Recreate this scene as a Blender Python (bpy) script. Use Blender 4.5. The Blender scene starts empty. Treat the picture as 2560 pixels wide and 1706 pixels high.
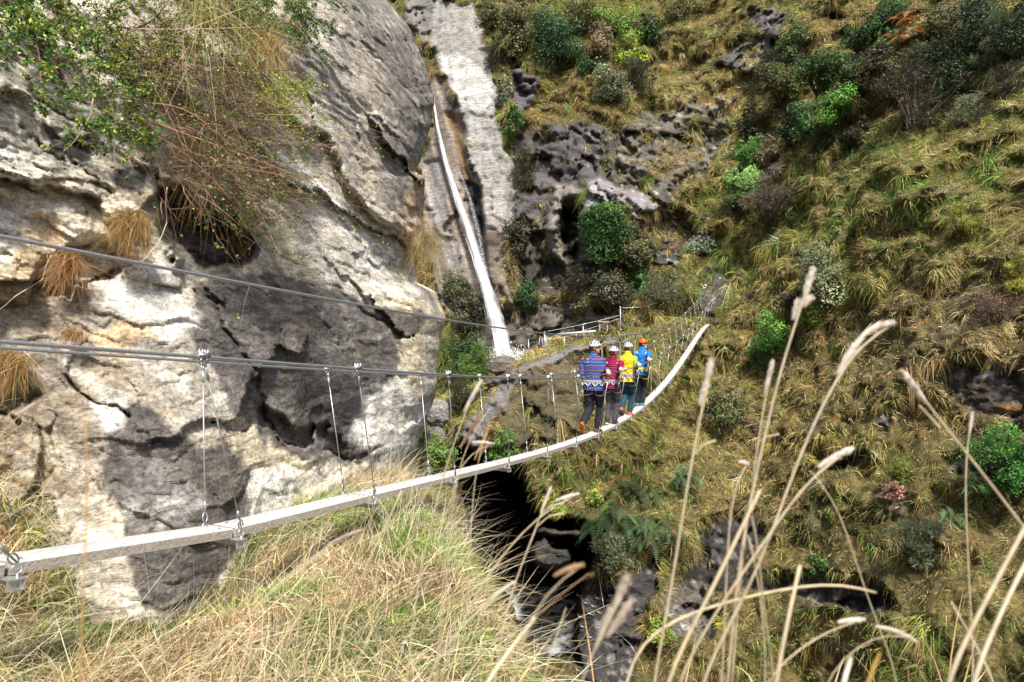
import bpy, math, random
import numpy as np
from mathutils import Vector
R = math.radians
C = bpy.context.scene.collection
sc = bpy.context.scene
F = 1550.0          # focal length in pixels of the 2560 px wide photograph

# ---------------------------------------------------------------- camera, sky, sun, exposure
cam = bpy.data.cameras.new('camera'); camo = bpy.data.objects.new('camera', cam); C.objects.link(camo)
cam.sensor_width = 36; cam.lens = F/2560*36; cam.clip_start = .05; cam.clip_end = 500
camo.location = (0, 0, 0); camo.rotation_euler = (R(90), 0, 0); sc.camera = camo
cam.dof.use_dof = True; cam.dof.focus_distance = 10.5; cam.dof.aperture_fstop = 4.8
sunv = Vector((.10, -.56, .80)).normalized()
w = bpy.data.worlds.new('World'); sc.world = w; w.use_nodes = True
nt = w.node_tree; bg = nt.nodes['Background']; sky = nt.nodes.new('ShaderNodeTexSky'); sky.sky_type = 'NISHITA'
sky.sun_disc = False; sky.sun_elevation = math.asin(sunv.z); sky.sun_rotation = math.atan2(sunv.x, sunv.y)
sky.air_density = 1.0; sky.dust_density = 3.0; sky.ozone_density = .6
nt.links.new(sky.outputs[0], bg.inputs[0]); bg.inputs[1].default_value = .10
sl = bpy.data.lights.new('sun', 'SUN'); sl.energy = 4.6; sl.angle = R(7); sl.color = (1, .95, .87)
so = bpy.data.objects.new('sun', sl); C.objects.link(so); so.rotation_euler = sunv.to_track_quat('Z', 'Y').to_euler()
sc.view_settings.view_transform = 'Standard'; sc.view_settings.look = 'None'
sc.view_settings.exposure = .6; sc.view_settings.gamma = 1
sc.cycles.max_bounces = 5; sc.cycles.transparent_max_bounces = 12

# ---------------------------------------------------------------- helpers
rng = np.random.default_rng(7)
def U(px, py, D):
    px, py, D = np.broadcast_arrays(np.asarray(px, float), np.asarray(py, float), np.asarray(D, float))
    return np.stack([(px-1280)/F*D, D, (853-py)/F*D], -1)
def _h(i, j, k, s):
    n = (i*374761393 + j*668265263 + k*2147483647 + s*1274126177) & 0xFFFFFFFF
    n = ((n ^ (n >> 13))*1274126177) & 0xFFFFFFFF
    n = ((n ^ (n >> 16))*2246822519) & 0xFFFFFFFF
    return ((n ^ (n >> 15)) & 0xFFFFFF)/float(0xFFFFFF)*2-1
def noise(P, s=0):
    P = np.asarray(P, float); I = np.floor(P).astype(np.int64); f = P-I; u = f*f*f*(f*(f*6-15)+10)
    o = 0
    for a in (0, 1):
        for b in (0, 1):
            for c in (0, 1):
                wgt = (u[..., 0] if a else 1-u[..., 0])*(u[..., 1] if b else 1-u[..., 1])*(u[..., 2] if c else 1-u[..., 2])
                o = o+wgt*_h(I[..., 0]+a, I[..., 1]+b, I[..., 2]+c, s)
    return o
def fbm(P, oct=4, s=0, g=.5, ridge=False):
    o = 0; a = 1; t = 0
    for k in range(oct):
        n = noise(P*(2.03**k)+k*17.3, s+k)
        if ridge: n = 1-2*np.abs(n)
        o = o+a*n; t += a; a *= g
    return o/t
def tps(pts, vals):
    pts = np.array(pts, float)/500; n = len(pts)
    d = np.linalg.norm(pts[:, None]-pts[None], axis=2); K = np.where(d > 0, d*d*np.log(d+1e-12), 0)+np.eye(n)*.004
    A = np.zeros((n+3, n+3)); A[:n, :n] = K; A[:n, n] = 1; A[:n, n+1:] = pts; A[n, :n] = 1; A[n+1:, :n] = pts.T
    w = np.linalg.solve(A, np.r_[vals, 0, 0, 0])
    def f(x, y):
        x = np.asarray(x, float)/500; y = np.asarray(y, float)/500; o = w[n]+w[n+1]*x+w[n+2]*y
        for i in range(n):
            r2 = (x-pts[i, 0])**2+(y-pts[i, 1])**2; o = o+w[i]*.5*r2*np.log(r2+1e-12)
        return o
    return f
def depthmap(L):
    f = tps([(a, b) for a, b, c in L], np.log([c for a, b, c in L])); return lambda x, y: np.exp(f(x, y))
def sdpoly(poly, x, y):                       # signed distance, positive inside
    x = np.asarray(x, float); y = np.asarray(y, float)
    d = np.full(x.shape, 1e12); ins = np.zeros(x.shape, bool); n = len(poly)
    for i in range(n):
        ax, ay = poly[i]; bx, by = poly[(i+1) % n]; ex, ey = bx-ax, by-ay; wx, wy = x-ax, y-ay
        t = np.clip((wx*ex+wy*ey)/(ex*ex+ey*ey+1e-9), 0, 1)
        d = np.minimum(d, (wx-ex*t)**2+(wy-ey*t)**2)
        c = ((ay > y) != (by > y)) & (x < (bx-ax)*(y-ay)/((by-ay) if by != ay else 1e-9)+ax)
        ins ^= c
    return np.where(ins, 1, -1)*np.sqrt(d)
def sstep(a, b, x):
    t = np.clip((x-a)/(b-a), 0, 1); return t*t*(3-2*t)
def polydist(L, x, y):                        # distance to an open line
    d = np.full(np.shape(x), 1e12)
    for (ax, ay), (bx, by) in zip(L[:-1], L[1:]):
        ex, ey = bx-ax, by-ay; wx, wy = x-ax, y-ay; t = np.clip((wx*ex+wy*ey)/(ex*ex+ey*ey), 0, 1)
        d = np.minimum(d, (wx-ex*t)**2+(wy-ey*t)**2)
    return np.sqrt(d)
def tag(o, label=None, cat=None, group=None, kind=None):
    for k, v in (('label', label), ('category', cat), ('group', group), ('kind', kind)):
        if v: o[k] = v
    return o
def empty(name, loc, label=None, cat=None, group=None):
    o = bpy.data.objects.new(name, None); C.objects.link(o); o.location = loc; o.empty_display_size = .1
    return tag(o, label, cat, group)
def mesh(name, V, T, mat, col=None, parent=None, smooth=True, uv=None):
    V = np.ascontiguousarray(V, np.float32).reshape(-1, 3); T = np.ascontiguousarray(T, np.int32)
    k = T.shape[1]
    pq = parent
    while pq is not None: V = V-np.array(pq.location, np.float32); pq = pq.parent
    me = bpy.data.meshes.new(name); me.vertices.add(len(V)); me.vertices.foreach_set('co', V.ravel())
    me.loops.add(T.size); me.loops.foreach_set('vertex_index', T.ravel())
    me.polygons.add(len(T)); me.polygons.foreach_set('loop_start', np.arange(0, T.size, k, dtype=np.int32))
    me.polygons.foreach_set('use_smooth', np.full(len(T), bool(smooth)))
    me.update(calc_edges=True)
    if col is not None:
        a = me.color_attributes.new('Col', 'FLOAT_COLOR', 'POINT'); c = np.ones((len(V), 4), np.float32); c[:, :3] = np.clip(col, .002, .9)
        a.data.foreach_set('color', c.ravel())
    if uv is not None:
        a = me.attributes.new('UVc', 'FLOAT_VECTOR', 'POINT'); q = np.zeros((len(V), 3), np.float32); q[:, :uv.shape[1]] = uv
        a.data.foreach_set('vector', q.ravel())
    me.materials.append(mat)
    o = bpy.data.objects.new(name, me); C.objects.link(o)
    if parent is not None: o.parent = parent
    return o
def gridfaces(r, c):
    i = np.arange(r*c).reshape(r, c)
    return np.stack([i[:-1, :-1], i[1:, :-1], i[1:, 1:], i[:-1, 1:]], -1).reshape(-1, 4)
class MB:                                     # collects quads / tris as triangles
    def __init__(s): s.V = []; s.T = []; s.C = []; s.n = 0
    def add(s, V, T, c=None):
        V = np.asarray(V, float).reshape(-1, 3); T = np.asarray(T)
        if T.shape[1] == 4: T = np.concatenate([T[:, [0, 1, 2]], T[:, [0, 2, 3]]])
        s.V.append(V); s.T.append(T+s.n); s.n += len(V)
        s.C.append(np.broadcast_to(np.array(c if c is not None else (.5, .5, .5), float), (len(V), 3)))
        return s
    def tube(s, P, r, k=8, c=None, cap=True):
        P = np.asarray(P, float); n = len(P); r = np.broadcast_to(np.asarray(r, float), (n,))
        T = np.gradient(P, axis=0); T /= np.linalg.norm(T, axis=1)[:, None]+1e-12
        up = np.array([0, 0, 1.]) if abs(T[0, 2]) < .9 else np.array([0, 1., 0])
        N = np.cross(T, up); N /= np.linalg.norm(N, axis=1)[:, None]+1e-9
        for i in range(1, n):
            if N[i] @ N[i-1] < 0: N[i] *= -1
        B = np.cross(T, N); a = np.arange(k)*2*np.pi/k
        V = P[:, None]+r[:, None, None]*(np.cos(a)[None, :, None]*N[:, None]+np.sin(a)[None, :, None]*B[:, None])
        i = np.arange(n*k).reshape(n, k); j = np.roll(i, -1, 1)
        Q = np.stack([i[:-1], j[:-1], j[1:], i[1:]], -1).reshape(-1, 4)
        V = V.reshape(-1, 3); T3 = np.concatenate([Q[:, [0, 1, 2]], Q[:, [0, 2, 3]]])
        if cap:
            V = np.concatenate([V, P[:1], P[-1:]]); m = n*k
            T3 = np.concatenate([T3, np.stack([np.full(k, m), j[0], i[0]], 1), np.stack([np.full(k, m+1), i[-1], j[-1]], 1)])
        return s.add(V, T3, c)
    def box(s, c0, ax, ay, az, c=None):       # centre and three half-axis vectors
        c0, ax, ay, az = [np.asarray(q, float) for q in (c0, ax, ay, az)]
        V = [c0+i*ax+j*ay+k*az for i in (-1, 1) for j in (-1, 1) for k in (-1, 1)]
        return s.add(V, [[0, 1, 3, 2], [4, 6, 7, 5], [0, 4, 5, 1], [2, 3, 7, 6], [0, 2, 6, 4], [1, 5, 7, 3]], c)
    def ball(s, c0, r, c=None, nu=12, nv=8):
        u = np.linspace(0, 2*np.pi, nu, endpoint=False); v = np.linspace(0, np.pi, nv+1)
        V = np.stack([np.outer(np.sin(v), np.cos(u)), np.outer(np.sin(v), np.sin(u)), np.outer(np.cos(v), np.ones(nu))], -1)
        i = np.arange((nv+1)*nu).reshape(nv+1, nu); j = np.roll(i, -1, 1)
        Q = np.stack([i[:-1], i[1:], j[1:], j[:-1]], -1).reshape(-1, 4)
        return s.add(V.reshape(-1, 3)*np.asarray(r)+np.asarray(c0), Q, c)
    def build(s, name, mat, parent=None, smooth=True):
        return mesh(name, np.concatenate(s.V), np.concatenate(s.T), mat, np.concatenate(s.C), parent, smooth)
def unit(v): return v/(np.linalg.norm(v, axis=-1, keepdims=True)+1e-9)
def strands(base, dirn, L, droop, wd, col, segs=3, rg=None, curl=None):
    rg = rg or rng; n = len(base); t = np.linspace(0, 1, segs+1)[None, :, None]
    L = np.broadcast_to(L, (n,))[:, None, None]; droop = np.broadcast_to(droop, (n,))[:, None, None]
    P = base[:, None]+dirn[:, None]*L*t+np.array([0, 0, -1.])*droop*L*t*t
    if curl is not None: P = P+curl[:, None]*L*t*t
    side = unit(np.cross(P[:, -1]-P[:, 0], rg.normal(size=(n, 3))))
    wd = np.broadcast_to(wd, (n,))[:, None, None]*side[:, None]*.5
    prof = np.linspace(1, .45, segs)[None, :, None]
    A = P[:, :segs]-wd*prof; B = P[:, :segs]+wd*prof
    V = np.concatenate([np.stack([A, B], 2).reshape(n, 2*segs, 3), P[:, -1:]], 1)
    k = 2*segs+1; T = []
    for i in range(segs-1): T += [[2*i, 2*i+1, 2*i+3], [2*i, 2*i+3, 2*i+2]]
    T += [[2*segs-2, 2*segs-1, 2*segs]]
    T = (np.array(T)[None]+(np.arange(n)*k)[:, None, None]).reshape(-1, 3)
    c = np.repeat(np.asarray(col)[:, None], k, 1).reshape(-1, 3)
    return V.reshape(-1, 3), T, c
def leaves(cen, nrm, size, col, rg=None, asp=.55):
    rg = rg or rng; n = len(cen); a = unit(np.cross(nrm, rg.normal(size=(n, 3)))); b = np.cross(nrm, a)
    s = np.broadcast_to(size, (n,))[:, None]
    V = np.stack([cen-a*s*.5, cen+b*s*asp*.5-nrm*s*.08, cen+a*s*.5, cen-b*s*asp*.5-nrm*s*.08], 1)
    T = (np.array([[0, 1, 2], [0, 2, 3]])[None]+(np.arange(n)*4)[:, None, None]).reshape(-1, 3)
    return V.reshape(-1, 3), T, np.repeat(np.asarray(col)[:, None], 4, 1).reshape(-1, 3)
def pick(cols, n, rg, jit=.18, wts=None):
    cols = np.array(cols); i = rg.choice(len(cols), n, p=None if wts is None else np.array(wts)/np.sum(wts))
    return cols[i]*np.exp(rg.normal(0, jit, (n, 1)))*np.exp(rg.normal(0, jit*.3, (n, 3)))

# ---------------------------------------------------------------- materials
def newmat(name):
    m = bpy.data.materials.new(name); m.use_nodes = True; n = m.node_tree; p = n.nodes['Principled BSDF']; return m, n, p
def nd(n, t, **k):
    x = n.nodes.new(t)
    for a, b in k.items(): setattr(x, a, b)
    return x
def rock_mat(name, ang=35, scale=1.0, rough=.85, contrast=1.0, bump=.6, steep=0):
    m, n, p = newmat(name); L = n.links.new
    at = nd(n, 'ShaderNodeAttribute', attribute_name='Col'); tc = nd(n, 'ShaderNodeTexCoord')
    mp = nd(n, 'ShaderNodeMapping'); mp.inputs['Rotation'].default_value = (0, R(ang), 0); mp.inputs['Scale'].default_value = (1.2*scale, 1.6*scale, 5.5*scale)
    L(tc.outputs['Object'], mp.inputs[0])
    wn = nd(n, 'ShaderNodeTexNoise'); wn.inputs['Scale'].default_value = .9*scale; wn.inputs['Detail'].default_value = 3
    L(tc.outputs['Object'], wn.inputs['Vector'])
    va = nd(n, 'ShaderNodeVectorMath', operation='MULTIPLY_ADD'); va.inputs[1].default_value = (1.6, 1.6, 1.6); L(wn.outputs['Color'], va.inputs[0]); L(mp.outputs[0], va.inputs[2])
    n1 = nd(n, 'ShaderNodeTexNoise'); n1.inputs['Scale'].default_value = 2.2; n1.inputs['Detail'].default_value = 9; n1.inputs['Roughness'].default_value = .68; L(va.outputs[0], n1.inputs['Vector'])
    n2 = nd(n, 'ShaderNodeTexNoise'); n2.inputs['Scale'].default_value = 26*scale; n2.inputs['Detail'].default_value = 5; n2.inputs['Roughness'].default_value = .7; L(tc.outputs['Object'], n2.inputs['Vector'])
    r1 = nd(n, 'ShaderNodeMapRange'); r1.inputs[1].default_value = .34; r1.inputs[2].default_value = .62; r1.inputs[3].default_value = 1-.45*contrast; r1.inputs[4].default_value = 1+.28*contrast; L(n1.outputs[0], r1.inputs[0])
    r2 = nd(n, 'ShaderNodeMapRange'); r2.inputs[1].default_value = .3; r2.inputs[2].default_value = .68; r2.inputs[3].default_value = 1-.6*contrast; r2.inputs[4].default_value = 1+.5*contrast; L(n2.outputs[0], r2.inputs[0])
    mu = nd(n, 'ShaderNodeMath', operation='MULTIPLY'); L(r1.outputs[0], mu.inputs[0]); L(r2.outputs[0], mu.inputs[1])
    # dark joint lines along the foliation
    vo = nd(n, 'ShaderNodeTexVoronoi', feature='DISTANCE_TO_EDGE'); vo.inputs['Scale'].default_value = .55
    L(va.outputs[0], vo.inputs['Vector'])
    rv = nd(n, 'ShaderNodeMapRange'); rv.inputs[1].default_value = 0; rv.inputs[2].default_value = .02; rv.inputs[3].default_value = .78; rv.inputs[4].default_value = 1; L(vo.outputs['Distance'], rv.inputs[0])
    m2 = nd(n, 'ShaderNodeMath', operation='MULTIPLY'); L(mu.outputs[0], m2.inputs[0]); L(rv.outputs[0], m2.inputs[1])
    # rusty / cream stains
    n3 = nd(n, 'ShaderNodeTexNoise'); n3.inputs['Scale'].default_value = 1.3*scale; n3.inputs['Detail'].default_value = 6; L(va.outputs[0], n3.inputs['Vector'])
    r3 = nd(n, 'ShaderNodeMapRange'); r3.inputs[1].default_value = .55; r3.inputs[2].default_value = .75; r3.inputs[4].default_value = .55; L(n3.outputs[0], r3.inputs[0])
    mx0 = nd(n, 'ShaderNodeMix', data_type='RGBA', blend_type='MULTIPLY'); mx0.inputs[7].default_value = (1.1, .88, .6, 1); L(r3.outputs[0], mx0.inputs[0]); L(at.outputs['Color'], mx0.inputs[6])
    mx = nd(n, 'ShaderNodeVectorMath', operation='SCALE'); L(mx0.outputs[2], mx.inputs[0]); L(m2.outputs[0], mx.inputs['Scale'])
    L(mx.outputs[0], p.inputs['Base Color']); p.inputs['Roughness'].default_value = rough; p.inputs['Specular IOR Level'].default_value = .3
    b = nd(n, 'ShaderNodeBump'); b.inputs['Strength'].default_value = bump; b.inputs['Distance'].default_value = .06/scale
    ad = nd(n, 'ShaderNodeMath', operation='MULTIPLY_ADD'); ad.inputs[1].default_value = .35; L(n2.outputs[0], ad.inputs[0]); L(n1.outputs[0], ad.inputs[2])
    ad2 = nd(n, 'ShaderNodeMath', operation='MULTIPLY_ADD'); ad2.inputs[1].default_value = .25; L(rv.outputs[0], ad2.inputs[0]); L(ad.outputs[0], ad2.inputs[2])
    L(ad2.outputs[0], b.inputs['Height']); L(b.outputs[0], p.inputs['Normal'])
    return m
def veg_mat(name, trans=.35, rough=.7, spec=.2, noise_s=0):
    m, n, p = newmat(name); L = n.links.new; at = nd(n, 'ShaderNodeAttribute', attribute_name='Col')
    src = at.outputs['Color']
    if noise_s:
        tc = nd(n, 'ShaderNodeTexCoord'); nn = nd(n, 'ShaderNodeTexNoise'); nn.inputs['Scale'].default_value = noise_s; L(tc.outputs['Object'], nn.inputs['Vector'])
        r = nd(n, 'ShaderNodeMapRange'); r.inputs[3].default_value = .6; r.inputs[4].default_value = 1.4; L(nn.outputs[0], r.inputs[0])
        v = nd(n, 'ShaderNodeVectorMath', operation='SCALE'); L(src, v.inputs[0]); L(r.outputs[0], v.inputs['Scale']); src = v.outputs[0]
    L(src, p.inputs['Base Color']); p.inputs['Roughness'].default_value = rough; p.inputs['Specular IOR Level'].default_value = spec
    t = nd(n, 'ShaderNodeBsdfTranslucent'); L(src, t.inputs[0]); mx = nd(n, 'ShaderNodeMixShader'); mx.inputs[0].default_value = trans
    L(p.outputs[0], mx.inputs[1]); L(t.outputs[0], mx.inputs[2]); L(mx.outputs[0], n.nodes['Material Output'].inputs[0])
    return m
def plain(name, col, rough=.6, metal=0, var=.25, ns=20, bump=0, stretch=None):
    m, n, p = newmat(name); L = n.links.new; tc = nd(n, 'ShaderNodeTexCoord'); nn = nd(n, 'ShaderNodeTexNoise'); nn.inputs['Scale'].default_value = ns; nn.inputs['Detail'].default_value = 5
    if stretch:
        mp = nd(n, 'ShaderNodeMapping'); mp.inputs['Rotation'].default_value = stretch[0]; mp.inputs['Scale'].default_value = stretch[1]; L(tc.outputs['Object'], mp.inputs[0]); L(mp.outputs[0], nn.inputs['Vector'])
    else: L(tc.outputs['Object'], nn.inputs['Vector'])
    r = nd(n, 'ShaderNodeMapRange'); r.inputs[1].default_value = .3; r.inputs[2].default_value = .7; r.inputs[3].default_value = 1-var; r.inputs[4].default_value = 1+var; L(nn.outputs[0], r.inputs[0])
    v = nd(n, 'ShaderNodeVectorMath', operation='SCALE'); v.inputs[0].default_value = col; L(r.outputs[0], v.inputs['Scale']); L(v.outputs[0], p.inputs['Base Color'])
    p.inputs['Roughness'].default_value = rough; p.inputs['Metallic'].default_value = metal
    if bump:
        b = nd(n, 'ShaderNodeBump'); b.inputs['Strength'].default_value = bump; b.inputs['Distance'].default_value = .01; L(nn.outputs[0], b.inputs['Height']); L(b.outputs[0], p.inputs['Normal'])
    return m
M_cliff = rock_mat('schist', 37, 1.0, contrast=1.0, bump=.9)
M_far = rock_mat('far_rock', 10, .5, contrast=1.0, bump=.8)
M_wet = rock_mat('wet_rock', 85, .5, rough=.45)
M_bankrock = rock_mat('bank_soil', 20, 1.5)
M_grass = veg_mat('grass_blades', .3)
M_leaf = veg_mat('leaf', .3, .45, .4)
M_twig = veg_mat('twig_bark', .0, .8)
M_straw = veg_mat('straw', .3, .55, .35, 60)
M_galv = plain('galvanised_steel', (.55, .56, .58), .42, .75, .15, 40)
M_steel = plain('cable_steel', (.42, .43, .45), .45, .7, .35, 260)
M_wood = plain('weathered_plank', (.36, .32, .27), .8, 0, .3, 9, .5, ((0, 0, R(23)), (12, 1, 8)))
M_woodtop = plain('bleached_lit_plank_top', (.53, .52, .50), .85, 0, .32, 9, .35, ((0, 0, R(23)), (12, 1, 8)))  # worn top, also paler than the sides to paint in light from above
M_white = plain('white_paint', (.75, .75, .75), .5)
# ---------------------------------------------------------------- far hillside and waterfall wall
CTRL_SHARED = [(1776,-100,52),(1776,300,43),(1776,500,39),(1776,700,36.3),(1780,850,34.5),(1776,1100,28),(1776,1500,21),(1776,1900,17),(2100,-150,41),(2100,200,34),(2100,500,29),(2100,850,25),(2100,1200,20.5),
 (2100,1600,16),(2100,2000,13),(2560,-200,31),(2560,200,25),(2560,500,21),(2560,850,17.5),(2560,1200,14.5),(2560,1706,11.5),(2560,2100,9.5),(2900,850,14),(2900,-200,25),(2900,1706,9.5),(2900,2200,8)]
UP = CTRL_SHARED+[(600,-200,60),(1000,-100,58),(1000,300,50),(1000,900,43),(1200,-200,58),(1150,0,52),(1150,300,46),(1200,600,42),(1260,880,38.5),(1350,-100,54),(1400,200,46),(1400,330,42),(1400,480,41),
 (1380,650,40),(1400,800,38.3),(1560,0,52),(1600,300,43),(1500,550,37.5),(1560,700,37),(1600,800,36),(1300,890,37.5),(1400,860,37.5)]
LO = CTRL_SHARED+[(1300,930,28.5),(1230,980,28.5),(1450,920,28.5),(1600,880,30.5),(1560,860,30),(1680,900,32),(1500,1100,25.5),(1250,1150,26),(1650,1050,28.5),(1500,1300,22.5),(1650,1300,23),(1500,1600,20),(1500,1950,17),
 (1200,1500,22.5),(1000,1500,21),(600,1500,20),(600,1000,30),(1000,1150,27),(1120,1050,29)]
fU, fL = depthmap(UP), depthmap(LO)
RIDGE = [(600,1010),(1100,1000),(1190,965),(1230,948),(1270,925),(1300,905),(1370,882),(1450,864),(1560,846),(1640,826),(1720,800),(3000,700)]
rk = dict(
 slab=([(1065,50),(1080,-10),(1150,10),(1184,0),(1207,57),(1209,110),(1230,176),(1248,214),(1243,290),(1268,383),(1292,440),(1292,560),(1264,600),(1266,700),(1228,705),(1212,574),(1203,452),(1172,390),(1153,310),(1130,230),(1096,168),(1072,110)],(.29,.28,.26),0),
 slabb=([(1096,130),(1176,148),(1222,180),(1240,220),(1230,262),(1191,288),(1155,285),(1130,230),(1100,168)],(.46,.45,.43),0),
 slabc=([(1153,302),(1205,306),(1225,350),(1240,400),(1235,470),(1210,470),(1180,402),(1165,344)],(.37,.36,.34),0),
 slabd=([(1205,480),(1250,470),(1268,520),(1255,570),(1218,576)],(.34,.32,.29),0),
 slab4=([(1214,582),(1262,570),(1262,700),(1290,780),(1285,860),(1255,860),(1230,720)],(.16,.13,.10),-.2),
 chan=([(1084,176),(1126,230),(1153,306),(1168,383),(1203,452),(1214,574),(1232,700),(1270,880),(1200,890),(1110,760),(1057,620),(1040,450),(1060,380),(1080,300)],(.19,.16,.135),.7),
 lilac=([(1060,400),(1092,400),(1125,560),(1165,700),(1180,750),(1160,760),(1110,660),(1070,560)],(.21,.195,.19),.4),
 rust=([(1118,290),(1146,300),(1160,400),(1185,450),(1168,460),(1140,400)],(.20,.125,.065),.6),
 wet=([(1155,440),(1199,459),(1212,600),(1228,700),(1195,640),(1170,540)],(.018,.018,.022),.8),
 leftgrey=([(1020,0),(1085,-40),(1090,60),(1060,110),(1010,60)],(.2,.19,.18),0),
 midgully=([(1245,110),(1275,100),(1300,180),(1360,190),(1335,250),(1310,300),(1310,380),(1290,390),(1280,300),(1270,220)],(.11,.10,.11),0),
 purple=([(1352,333),(1429,310),(1509,337),(1501,421),(1478,452),(1398,455),(1367,475),(1340,560),(1310,640),(1300,520),(1345,400)],(.100,.090,.092),.3),
 pillar=([(1356,557),(1385,460),(1440,455),(1462,492),(1402,512),(1400,595),(1417,660),(1398,672),(1360,607)],(.22,.20,.175),-.9),
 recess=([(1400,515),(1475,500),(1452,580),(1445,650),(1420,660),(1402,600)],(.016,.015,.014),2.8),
 over=([(1474,448),(1501,440),(1566,478),(1643,494),(1666,517),(1628,547),(1585,555),(1536,510),(1459,545),(1444,550)],(.25,.235,.245),-1.6),
 lichen=([(1643,260),(1700,249),(1796,253),(1834,344),(1823,383),(1727,425),(1681,459),(1635,486),(1536,413),(1532,375),(1574,325),(1605,287)],(.125,.115,.098),-.4),
 top=([(1838,27),(1930,15),(1964,23),(1953,100),(1930,103),(1918,161),(1884,188),(1773,168),(1830,130),(1884,46)],(.10,.092,.10),-.6),
 hole1=([(2040,25),(2110,20),(2130,50),(2060,60)],(.03,.025,.025),1), hole2=([(2060,80),(2130,70),(2120,108),(2070,108)],(.04,.035,.035),.6),
 spot=([(1796,240),(1832,250),(1812,276),(1792,262)],(.42,.4,.42),0),
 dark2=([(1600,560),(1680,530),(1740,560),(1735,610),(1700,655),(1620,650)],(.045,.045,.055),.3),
 anchor=([(1742,725),(1752,690),(1768,660),(1822,655),(1834,714),(1792,762),(1786,800),(1750,795)],(.085,.075,.068),.3),
 anchor2=([(1790,660),(1830,655),(1836,700),(1812,700)],(.02,.02,.02),.9),
 dwall=([(1280,330),(1345,315),(1440,300),(1540,320),(1600,280),(1680,255),(1800,250),(1835,345),(1790,420),(1700,480),(1740,560),(1700,660),(1600,660),(1560,640),(1480,720),(1300,735),(1270,600)],(.085,.076,.066),.5),
 layer=([(1290,650),(1400,650),(1425,690),(1395,715),(1300,720)],(.045,.04,.035),.5),
 wall=([(1268,768),(1421,735),(1536,755),(1547,825),(1421,842),(1275,870),(1230,870)],(.12,.105,.085),.6),
 out1=([(2330,905),(2420,880),(2500,890),(2560,950),(2620,1060),(2450,1045),(2330,965),(2250,940)],(.075,.06,.05),.3),
 out2=([(2235,905),(2262,895),(2250,930),(2236,930)],(.34,.33,.35),-.1),
 out3=([(2385,935),(2420,918),(2400,955)],(.36,.35,.37),-.1), out4=([(2420,950),(2470,938),(2502,902),(2490,950),(2430,962)],(.34,.33,.36),-.1),
 out5=([(2290,880),(2330,885),(2320,900),(2300,895)],(.3,.3,.3),0), out6=([(2180,1030),(2240,1022),(2220,1090),(2190,1085)],(.14,.12,.13),.1),
 out7=([(2300,905),(2335,905),(2330,945),(2290,935)],(.16,.14,.15),.1),out8=([(2480,1010),(2560,1012),(2570,1036),(2490,1030)],(.25,.13,.06),-.1),
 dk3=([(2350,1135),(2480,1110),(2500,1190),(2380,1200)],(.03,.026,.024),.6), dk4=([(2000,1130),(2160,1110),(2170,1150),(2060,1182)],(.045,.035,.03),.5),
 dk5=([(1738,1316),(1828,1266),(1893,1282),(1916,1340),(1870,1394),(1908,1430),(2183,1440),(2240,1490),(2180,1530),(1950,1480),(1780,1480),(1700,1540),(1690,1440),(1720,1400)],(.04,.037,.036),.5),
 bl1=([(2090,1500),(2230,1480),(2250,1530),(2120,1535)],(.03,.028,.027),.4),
 bl2=([(1640,1480),(1750,1440),(1800,1500),(1780,1600),(1660,1600)],(.13,.115,.10),0),
 crest=([(1120,1110),(1240,965),(1310,905),(1370,880),(1560,842),(1640,832),(1560,862),(1420,888),(1330,925),(1300,975),(1250,1030),(1200,1110),(1150,1190)],(.185,.172,.168),-.15),
 moss=([(1310,925),(1450,885),(1480,980),(1440,1090),(1260,1120),(1240,1050)],(.10,.085,.045),0),
 boulder0=([(1180,905),(1230,885),(1290,905),(1290,950),(1220,960)],(.13,.115,.10),-.5),
 gorge=([(1120,1090),(1200,1120),(1310,1150),(1325,1250),(1400,1290),(1495,1306),(1500,1394),(1484,1428),(1455,1471),(1448,1575),(1452,1660),(1345,1640),(1250,1500),(1180,1380),(1150,1250)],(.013,.012,.011),8),  # wet rock, colour taken near black to paint in the chasm's shade
 gb=([(1340,1347),(1364,1332),(1390,1363),(1418,1370),(1429,1409),(1383,1432),(1352,1428),(1317,1370)],(.07,.066,.06),-2.0),
 gb2=([(1335,1315),(1400,1318),(1458,1330),(1450,1346),(1390,1344),(1340,1335)],(.07,.06,.048),-1.5),
 gw=([(1445,1471),(1500,1440),(1560,1440),(1600,1370),(1650,1380),(1640,1470),(1600,1560),(1590,1720),(1430,1720),(1436,1575)],(.06,.055,.055),.8),
)
GX = np.arange(-260, 2780, 5.0); GY = np.arange(-260, 2010, 5.0); gx, gy = np.meshgrid(GX, GY)
Q0 = np.stack([gx/90, gy/90, 0*gx], -1)
wx = gx+fbm(Q0*2.2, 4, 31)*16; wy = gy+fbm(Q0*2.2, 4, 57)*16
ry = np.interp(gx, [a for a, b in RIDGE], [b for a, b in RIDGE])+fbm(Q0*3, 3, 71)*5
D = fU(gx, gy); DL = fL(gx, gy); kk = sstep(-7, 7, gy-ry); D = D*(1-kk)+DL*kk
P0 = U(gx, gy, D)
rockm = np.zeros(gx.shape); push = np.zeros(gx.shape)
n1 = fbm(P0*.25, 4, 3); n2 = fbm(P0*.9, 4, 9)
soil = np.stack([.13+.05*n1, .10+.035*n1, .045+0*n1], -1)*np.exp(.5*n2)[..., None]
gcol = soil*np.array([.9, .95, .8])
rk = dict(sorted(rk.items(), key=lambda e: e[0] != 'dwall'))
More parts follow.
